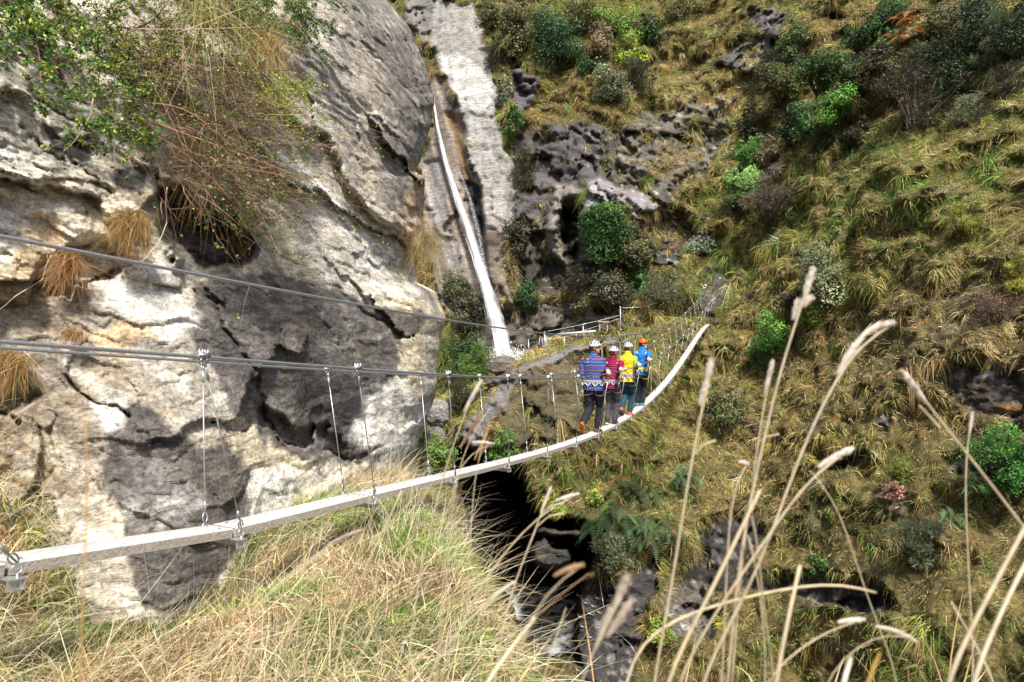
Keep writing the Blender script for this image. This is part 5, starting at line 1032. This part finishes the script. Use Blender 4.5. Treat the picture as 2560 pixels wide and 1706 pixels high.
for pts, lab in (([(415,470,.9),(416,560,.95),(395,610,.9),(350,660,.85)], 'long pale bare vine hanging below the blocky ledge'), ([(240,220,.5),(225,290,.5),(190,350,.45),(160,378,.4)], 'pale bent twig hanging on the upper left rock face'), ([(125,640,.3),(105,700,.3),(40,740,.25),(0,775,.25)], 'thin pale root lying across the rock at the left edge above the handrail')):
    P = np.concatenate([U(a, b, Dcl(a, b)-c)[None] for a, b, c in pts]); t = np.linspace(0, len(P)-1, 30); P = np.stack([np.interp(t, np.arange(len(P)), P[:, i]) for i in range(3)], 1)+.012*fbm(np.stack([t*2, t*0, t*0], 1), 3, 8)[:, None]
    m = MB(); m.tube(P, np.linspace(.007, .003, 30), 6, (.5,.42,.33)); tag(m.build('bare_vine', M_twig), lab, 'vine')
# ---------------------------------------------------------------- tall grass stalks close to the camera
def spl(P, n=40):
    P = np.asarray(P, float); d = np.r_[0, np.cumsum(np.linalg.norm(np.diff(P, axis=0), axis=1))]; t = np.linspace(0, d[-1], n); Q = np.stack([np.interp(t, d, P[:, i]) for i in range(P.shape[1])], 1)
    for _ in range(5): Q[1:-1] = (Q[:-2]+2*Q[1:-1]+Q[2:])/4
    return Q
def seedhead(root, A, r, rg, col, fuzzy=1.0):
    n = int(260*fuzzy); A = spl(A, 14); t = rg.uniform(0, 1, n); k = t*13; i = np.clip(k.astype(int), 0, 12); P = A[i]+(A[i+1]-A[i])*(k-i)[:, None]; T = unit(A[i+1]-A[i])
    dv = unit(np.cross(T, rg.normal(size=(n, 3)))); env = np.sin(np.pi*np.clip(t*.9+.08, 0, 1))**.6*r*(1+.35*np.sin(t*22+rg.uniform(0, 6)))
    m = MB(); m.tube(A, r*.55*np.sin(np.pi*np.linspace(.12, .95, 14))**.5+.0004, 7, np.array(col)*.9)
    dirT = unit(A[0]-A[-1]); V, Tt, c = strands(P+dv*env[:, None]*.3, unit(dirT*1.6+dv*.6), env*1.0+.001, .1, r*.5, pick([col, np.array(col)*.8], n, rg, .15), 2, rg); m.add(V, Tt); m.C[-1] = c
    m.build('seed_head', M_straw, root, smooth=False)
def stalk(lab, px, D, w, heads=(), col=(.62,.52,.36), side=(), seed=0, hr=2.0, cat='grass stalk', name='grass_stalk', hcol=(.80,.72,.62), taper=.45, dd=None):
    rg = np.random.default_rng(900+seed); px = [(a, b) for a, b in px]; n = len(px); dz = np.linspace(0, dd if dd is not None else .05, n)
    P = np.stack([U(a, b, D-z)[()] for (a, b), z in zip(px, dz)])
    g = P[-1].copy()
    if px[-1][1] > 1500: P = np.concatenate([P, [g+[-.05, .02, (-1.62-g[2])*.5], [g[0]-.12, g[1]+.05, -1.66]]])
    Q = spl(P, 60); r = w*.66*D/F/2; root = empty(name, tuple(Q[-1]), lab, cat, 'tall dry stalks in the foreground')
    m = MB(); m.tube(Q, np.linspace(r*taper, r*1.05, 60), 7, col); 
    for f in (.35, .62): i = int(60*f); m.ball(Q[i], r*1.35, np.array(col)*.6, 8, 6)
    for s_ in side:
        S = np.stack([U(a, b, D-.01)[()] for a, b in s_]); m.tube(spl(S, 16), np.linspace(r*.35, r*.6, 16), 6, col)
    m.build('stem', M_straw, root)
    for (a, b, k) in heads:
        L_ = 10; A = np.stack([U(a[0]+(b[0]-a[0])*t, a[1]+(b[1]-a[1])*t-k*math.sin(math.pi*t), D-.003)[()] for t in np.linspace(0, 1, L_)]); seedhead(root, A, r*hr*1.15, rg, hcol)
    return root
s = 1.088
D_ = lambda *p: [(a*s, b*s) for a, b in p]
def H_(a, b, k=0): return ((a[0]*s, a[1]*s), (b[0]*s, b[1]*s), k*s)
stalk('tallest straight pale stalk with two seed heads, right of the bridge end', D_((1868,620),(1846,692),(1828,740),(1790,860),(1755,1010),(1717,1180),(1692,1340),(1672,1570)), .85, 17, [H_((1869,614),(1846,690)), H_((1836,690),(1822,735)), H_((1862,684),(1845,706))], seed=1)
stalk('thick stalk whose seed head arches over to the right', D_((2053,744),(2010,752),(1960,800),(1920,870),(1850,1010),(1790,1180),(1725,1350),(1600,1570)), .8, 18, [H_((2053,743),(1975,778),10), H_((1980,775),(1925,860),4)], seed=2)
stalk('stalk with a long pale head standing before the dark olive bush', D_((1636,835),(1615,930),(1592,1040),(1566,1200),(1538,1380),(1500,1570)), .8, 16, [H_((1635,828),(1622,880)), H_((1625,875),(1608,932))], side=[D_((1594,1046),(1615,1022),(1645,1013))], seed=3)
stalk('slim stalk with a knobbly head just left of the tallest one', D_((1776,832),(1758,910),(1742,1010),(1724,1150),(1702,1300),(1682,1570)), .85, 12, [H_((1776,828),(1757,908))], side=[D_((1736,1030),(1755,1005),(1790,998))], seed=4)
stalk('stalk with a hooked pale tip among the clustered stems', D_((1717,1066),(1698,1064),(1684,1085),(1676,1200),(1668,1330),(1660,1570)), .8, 11, [H_((1718,1067),(1696,1063),3)], seed=5, hr=1.6)
stalk('leaning stalk with its head pointing right below the arching one', D_((1958,1031),(1900,1060),(1850,1100),(1770,1230),(1680,1350),(1545,1570)), .75, 16, [H_((1960,1030),(1880,1074),3)], seed=6)
stalk('stalk slanting down to the right edge with a pale head at its upper left end', D_((2076,855),(2130,930),(2205,1020),(2290,1130),(2400,1270),(2480,1420),(2520,1600)), .8, 17, [H_((2074,853),(2128,928))], side=[D_((2112,932),(2140,962),(2160,985))], seed=7)
stalk('short upright stalk with a white head near the right edge', D_((2233,950),(2226,1000),(2216,1060),(2220,1200),(2230,1400),(2240,1570)), .95, 9, [H_((2234,948),(2226,1000))], seed=8, hr=1.8)
stalk('thin drooping stalk curving from the centre right down to the bottom', D_((1862,1082),(1885,1090),(1915,1130),(1960,1270),(2012,1430),(2075,1570)), .9, 8, (), seed=9)
stalk('thick stem running from the right edge down towards the bottom', D_((2400,1130),(2353,1215),(2260,1390),(2165,1570)), .7, 19, (), seed=10, taper=.8)
stalk('lighter thick stem below the other one at the right edge', D_((2430,1170),(2353,1292),(2290,1430),(2225,1570)), .7, 17, (), seed=11, taper=.8, col=(.72,.64,.48))
stalk('broken pale stem lying almost level across the standing stems', D_((2012,1362),(1980,1342),(1900,1336),(1750,1362),(1600,1402),(1478,1448),(1440,1500)), .8, 12, (), seed=12, taper=.7, col=(.74,.63,.42))
stalk('pale stalk with a feathery head left of the hangers over the gorge', [(1203,952),(1162,1022),(1140,1100),(1112,1170),(1080,1300),(1052,1420),(1030,1560)], 1.1, 8, [((1204,950),(1160,1030),0)], seed=13, hr=2.6)
stalk('orange brown stalk next to the feathery pale one', [(1222,1025),(1180,1080),(1150,1150),(1135,1230),(1120,1400),(1105,1560)], 1.15, 6, [((1206,1028),(1150,1120),0)], seed=14, hcol=(.6,.38,.2), hr=2.6)
stalk('brown stalk with a narrow orange head in front of the fresh green shoots', [(1224,1066),(1200,1110),(1188,1180),(1178,1300),(1165,1560)], 1.15, 5.5, [((1224,1066),(1186,1150),0)], seed=15, hcol=(.55,.33,.16), hr=2.3)
stalk('short pale stalk with a level head crossing the plank', [(1236,1110),(1190,1106),(1160,1130),(1135,1190),(1120,1300),(1100,1560)], 1.1, 6, [((1236,1110),(1180,1106),2)], seed=16)
stalk('forked stalk in front of the dark gorge with its head pointing up', [(1378,1218),(1356,1278),(1325,1363),(1279,1471),(1256,1560),(1235,1720)], .95, 11, [((1378,1217),(1352,1282),0)], side=[[(1340,1320),(1372,1290),(1410,1284)], [(1350,1290),(1375,1265),(1410,1258)]], seed=17, hr=1.4)
stalk('long slanting stalk with its head pointing right across the gorge', [(1447,1236),(1391,1251),(1337,1297),(1248,1394),(1186,1486),(1120,1640),(1090,1720)], .95, 10, [((1448,1235),(1390,1252),2)], seed=18, hr=1.7)
stalk('blurred rusty plume crossing the dark gorge', [(1457,1412),(1400,1425),(1355,1470),(1320,1520),(1290,1620),(1270,1720)], .6, 9, [((1457,1413),(1385,1440),4)], seed=19, hcol=(.5,.33,.18), hr=3)
stalk('thin rust coloured blade crossing the gorge below the plume', [(1473,1434),(1400,1490),(1329,1530),(1260,1640),(1230,1720)], .7, 7, (), seed=20, col=(.42,.26,.14))
stalk('straight thin stalk at the bottom middle beside the river foam', [(1415,1520),(1395,1580),(1356,1690),(1340,1760)], .8, 8, (), seed=21)
stalk('fluffy grey brown plume at the bottom middle', [(1570,1462),(1530,1530),(1500,1590),(1441,1706),(1420,1780)], .6, 10, [((1569,1440),(1535,1520),0), ((1580,1500),(1520,1590),0), ((1530,1520),(1490,1620),0)], seed=22, hcol=(.55,.47,.38), hr=4.2)
stalk('pale bent blade in front of the bank edge shrubs', [(1287,1454),(1232,1490),(1170,1544),(1108,1614),(1050,1720)], .8, 12, [((1287,1454),(1225,1495),0)], seed=23, hr=1.2)
stalk('thick bright straw stem at the bottom middle left', [(1338,1545),(1267,1633),(1209,1706),(1160,1790)], .7, 16, (), seed=24, col=(.82,.74,.52), taper=.8)
stalk('long pale stem rising to the plank left of the gorge', [(1004,1227),(962,1320),(900,1444),(860,1560),(830,1720)], 1.1, 9, (), seed=25, col=(.7,.6,.42))
stalk('blurred orange stem standing in front of the plank at far left', [(214,1045),(217,1200),(217,1350),(207,1500),(200,1720)], .6, 12, (), seed=26, col=(.55,.33,.12), taper=.4)
stalk('small pale seed head at the left edge below the handrail', [(86,1008),(50,1030),(0,1075),(-60,1160),(-90,1500),(-90,1720)], 1.0, 7, [((87,1008),(40,1038),0)], seed=27, hr=1.3)
stalk('long straw stem leaning right across the bottom left grass', [(830,1360),(700,1450),(600,1560),(520,1640),(440,1720)], .9, 10, (), seed=28, col=(.74,.64,.45))
stalk('blurred mauve seed head above the left bank grass', [(905,1330),(850,1350),(800,1420),(740,1520),(690,1720)], 1.0, 5, [((906,1325),(820,1362),2)], seed=29, hcol=(.52,.42,.36), hr=4)
stalk('upright stem with a pale knot in the clustered stems', D_((1746,1128),(1700,1220),(1640,1350),(1560,1500),(1520,1570)), .7, 16, (), seed=30, col=(.66,.55,.36), taper=.8)
stalk('dull stem leaning right in the middle of the clustered stems', D_((1727,1185),(1760,1260),(1740,1330),(1760,1450),(1790,1570)), .75, 11, (), seed=31, col=(.5,.40,.27))
stalk('pale stem with a pointed head low in the clustered stems', D_((1722,1238),(1740,1300),(1755,1420),(1762,1570)), .8, 9, [H_((1718,1232),(1735,1300))], seed=32, hr=1.2, hcol=(.55,.47,.42))
stalk('stout cut off stem at the lower right of the clustered stems', D_((1838,1300),(1815,1400),(1780,1570)), .7, 15, (), seed=33, taper=.9)
stalk('arched stem with a pale head pointing right near the bottom right', D_((1982,1425),(1930,1428),(1850,1480),(1780,1530),(1740,1570)), .75, 11, [H_((1985,1424),(1925,1430),2)], seed=34)
stalk('fluffy curled plume near the bottom right', D_((2100,1470),(2040,1440),(1950,1490),(1880,1570)), .75, 7, [H_((2105,1475),(2010,1440),8)], seed=35, hr=3.2, hcol=(.7,.6,.48))
stalk('short golden blade at the bottom right', D_((2022,1500),(2000,1535),(1975,1590)), .5, 16, (), seed=36, col=(.55,.34,.08), taper=.6)
stalk('short white stub at the bottom right', D_((1955,1512),(1935,1570),(1925,1600)), .6, 17, (), seed=37, col=(.8,.74,.6), taper=.9)
stalk('slim bright stem crossing the thick stems at the lower right', D_((2185,1382),(2240,1480),(2310,1590)), .8, 9, (), seed=38, col=(.8,.72,.54))
# extra low blades at the feet of the stalks, uncountable
rg = np.random.default_rng(99); n = 700
b = np.stack([rg.uniform(.15, 1.7, n), rg.uniform(.75, 2.0, n), rg.uniform(-1.75, -1.2, n)], 1); b[:, 0] *= b[:, 1]/1.0*.9
V, T, c = strands(b, unit(np.array([.3, 0, 1.])+rg.normal(0, .3, (n, 3))), rg.uniform(.3, .62, n), rg.uniform(.05, .5, n), rg.uniform(.003, .008, n), pick(STRAW+[(.6,.42,.18)], n, rg, .25), 6, rg, rg.normal(0, .2, (n, 3)))
tag(mesh('grass_blades', V, T, M_grass, c, smooth=False), 'blurred dry blades rising along the bottom right edge', 'grass', kind='stuff')
# ---------------------------------------------------------------- fence, pipe, bench, pack and rungs beyond the bridge
PD = {}
def post(bx_, by_, tx, ty, lab, r=.022):
    d = float(Dat(bx_, by_+4)); d = min(d, 34); b = U(bx_, by_, d)[()]; t = U(tx, ty, d)[()]; root = empty('fence_post', tuple(b), lab, 'fence post', 'thin metal posts on the rock ledge')
    m = MB(); m.tube([b-upv*.35, t], r, 8); m.build('pole', M_galv, root); m = MB(); m.ball(t, r*1.5, None, 8, 6); m.tube([t-upv*.06, t-upv*.02], r*1.4, 8); m.build('post_cap', M_galv, root); m = MB(); m.tube([b-upv*.02, b+upv*.05], r*2.2, 8); m.build('base_collar', M_steel, root); return b, t
p_a = post(1246.7, 928, 1242, 891, 'thin metal post leftmost on the ledge beside the wet boulder')
p_b = post(1297, 903, 1293.5, 875, 'short thin post in the spray at the foot of the waterfall')
p_c = post(1325, 889, 1320.7, 849, 'thin post between the waterfall spray and the dark blue pack')
p_e = post(1363, 877, 1360.6, 830, 'taller of the two close posts right of the dark blue pack')
p_f = post(1368.5, 876, 1364, 839, 'shorter of the two close posts right of the dark blue pack')
p_g = post(1411, 863, 1410, 843, 'short post below the white pipe')
p_h = post(1461.5, 858, 1457.5, 811, 'post crossing the right part of the white pipe')
p_i = post(1552, 826, 1550.7, 767.6, 'tallest post at the right end of the ledge wire', .028)
def wire(pts, lab, r=.008, name='fence_wire', mat=None, cat='wire', sag=.03):
    P = np.asarray(pts, float); Q = []
    for a, b in zip(P[:-1], P[1:]):
        t = np.linspace(0, 1, 9)[:, None]; Q.append(a*(1-t)+b*t-upv*sag*4*t*(1-t)*np.linalg.norm(b-a)*.25)
    m = MB(); m.tube(np.concatenate(Q), r, 5); return tag(m.build(name, mat or M_rope), lab, cat)
wire([p_e[1], p_h[1]+upv*0, p_i[1]-upv*.45], 'upper ledge wire strung from the close posts up to the tallest post', .011)
wire([p_f[1]-upv*.2, p_g[1]-upv*.02, p_h[1]-upv*.35, p_i[1]-upv*.62], 'lower ledge wire strung between the posts', .010)
wire([p_i[1]-upv*.06, U(1600, 768, 34)[()], U(1650, 756, 35.5)[()]], 'thin wire running right from the top of the tallest post', .010)
wire([p_i[1]-upv*.4, U(1572, 818, 31)[()]], 'slack stay wire leaning right from the tallest post', .008)
a, b = U(1393, 836.5, 32)[()], U(1489, 828, 31)[()]
root = empty('pipe', tuple(a), 'white painted pipe lying on the ledge behind the overhead cable', 'pipe'); m = MB(); m.tube([a, b], .045, 10); m.build('tube', M_white, root)
m = MB(); [m.tube([a*(1-t)+b*t-upv*.02, a*(1-t)+b*t-upv*.35], .03, 6) for t in (.5,)]; m.build('support', M_steel, root)
c0 = U(1508, 805, 33.5)[()]; root = empty('bench', tuple(c0-upv*.5), 'small weathered timber bench slab at the right end of the ledge', 'bench')
ax = np.array([.30, .05, -.015]); m = MB(); m.box(c0, ax, [0, .2, 0], [0, 0, .035]); m.build('seat', M_wood, root, smooth=False)
for t in (-.7, .7): m = MB(); m.box(c0+ax*t-upv*.27, [.03, 0, 0], [0, .12, 0], [0, 0, .24]); m.build('leg', M_wood, root, smooth=False)
d = float(min(Dat(1352, 878), 34)); c0 = U(1352, 858, d)[()]
M_bag = plain('pack_blue', (.02, .035, .13), .8, 0, .3, 14, .4); M_red = plain('pack_red', (.6, .09, .04), .7, 0, .2, 14)
root = empty('gear_pack', tuple(c0-upv*.3), 'dark blue gear pack with a red bundle standing on the ledge', 'pack')
m = MB(); loft(m, [(c0-upv*.26, [.10, 0, 0], [0, .09, 0]), (c0-upv*.2, [.13, 0, 0], [0, .1, 0]), (c0+upv*.05, [.12, 0, 0], [0, .09, 0]), (c0+upv*.2, [.085, 0, 0], [0, .07, 0]), (c0+upv*.26, [.04, 0, 0], [0, .04, 0])]); m.build('sack', M_bag, root)
m = MB(); m.ball(c0+np.array([.09, -.08, -.22]), (.09, .08, .06)); m.build('red_bundle', M_red, root)
for s_ in (-1, 1): m = MB(); m.tube([c0+np.array([.06*s_, -.08, .28]), c0+np.array([.09*s_, -.14, .02]), c0+np.array([.07*s_, -.1, -.22])], .012, 6); m.build('shoulder_strap', M_white, root)
c0 = U(1332.6, 882, float(Dat(1332, 884)))[()]; a = np.linspace(0, 2*np.pi, 13); m = MB(); m.tube(c0[None]+.07*(np.cos(a)[:, None]*np.array([1, 0, 0])+np.sin(a)[:, None]*upv), .018, 6, cap=False); m.tube([c0-upv*.07, c0-upv*.2], .02, 6)
tag(m.build('ring_bolt', M_galv), 'steel ring bolt on the ledge left of the dark blue pack', 'bolt')
RG = [(1448,1488,'top rung of the left column on the right gorge wall'),(1495,1494,'rung at the upper right of the right gorge wall, nearest the hanging wire'),(1466,1506,'rung in the middle of the top group on the right gorge wall'),(1484,1514,'rung just left of the hanging wire on the right gorge wall'),
 (1453,1541,'rung halfway down the left column on the right gorge wall'),(1477,1534,'rung halfway down the middle column on the right gorge wall'),(1458,1565,'third rung down the left column on the right gorge wall'),(1479,1592,'lowest rung of the middle column on the right gorge wall'),
 (1302,1359,'rung nearest the dark boulder on the left gorge wall'),(1252,1313,'rung high on the left gorge wall close to the bank edge'),(1273,1330,'middle rung of three on the left gorge wall'),(1500,1530,'rung right of the hanging wire on the right gorge wall')]
for x, y, lb in RG:
    d = float(Dat(x, y))-.1; c0 = U(x, y, d)[()]; v = np.array([.105, 0, -.035]); out = np.array([0, -.12, -.03]); m = MB()
    m.tube([c0-v-out, c0-v, c0-v*.9+out*.4, c0+v*.9+out*.4, c0+v, c0+v-out], .013, 6)
    tag(m.build('metal_rung', M_galv), 'curved steel '+lb, 'rung', 'steel rungs on the gorge walls')
def wallwire(pts, lab):
    t = np.linspace(0, len(pts)-1, 60); P = np.array(pts, float); X_ = np.interp(t, np.arange(len(P)), P[:, 0]); Y_ = np.interp(t, np.arange(len(P)), P[:, 1])
    dd = np.array([float(np.min(Dat(x+np.array([-12, 0, 12]), y+np.array([-8, 0, 8])))) for x, y in zip(X_, Y_)])-.25
    dd = np.convolve(np.pad(dd, 6, 'edge'), np.ones(13)/13, 'valid'); Q = U(X_, Y_, dd); m = MB(); m.tube(Q, .009, 5); return tag(m.build('climbing_wire', M_rope), lab, 'wire')
wallwire([(1200,1205),(1235,1235),(1285,1245),(1300,1280),(1322,1305)], 'thin loose wire looping over the upper gorge mouth')
wallwire([(1496,1410),(1498,1450),(1512,1530),(1535,1575),(1575,1610),(1605,1660)], 'thin wire hanging down the right gorge wall')
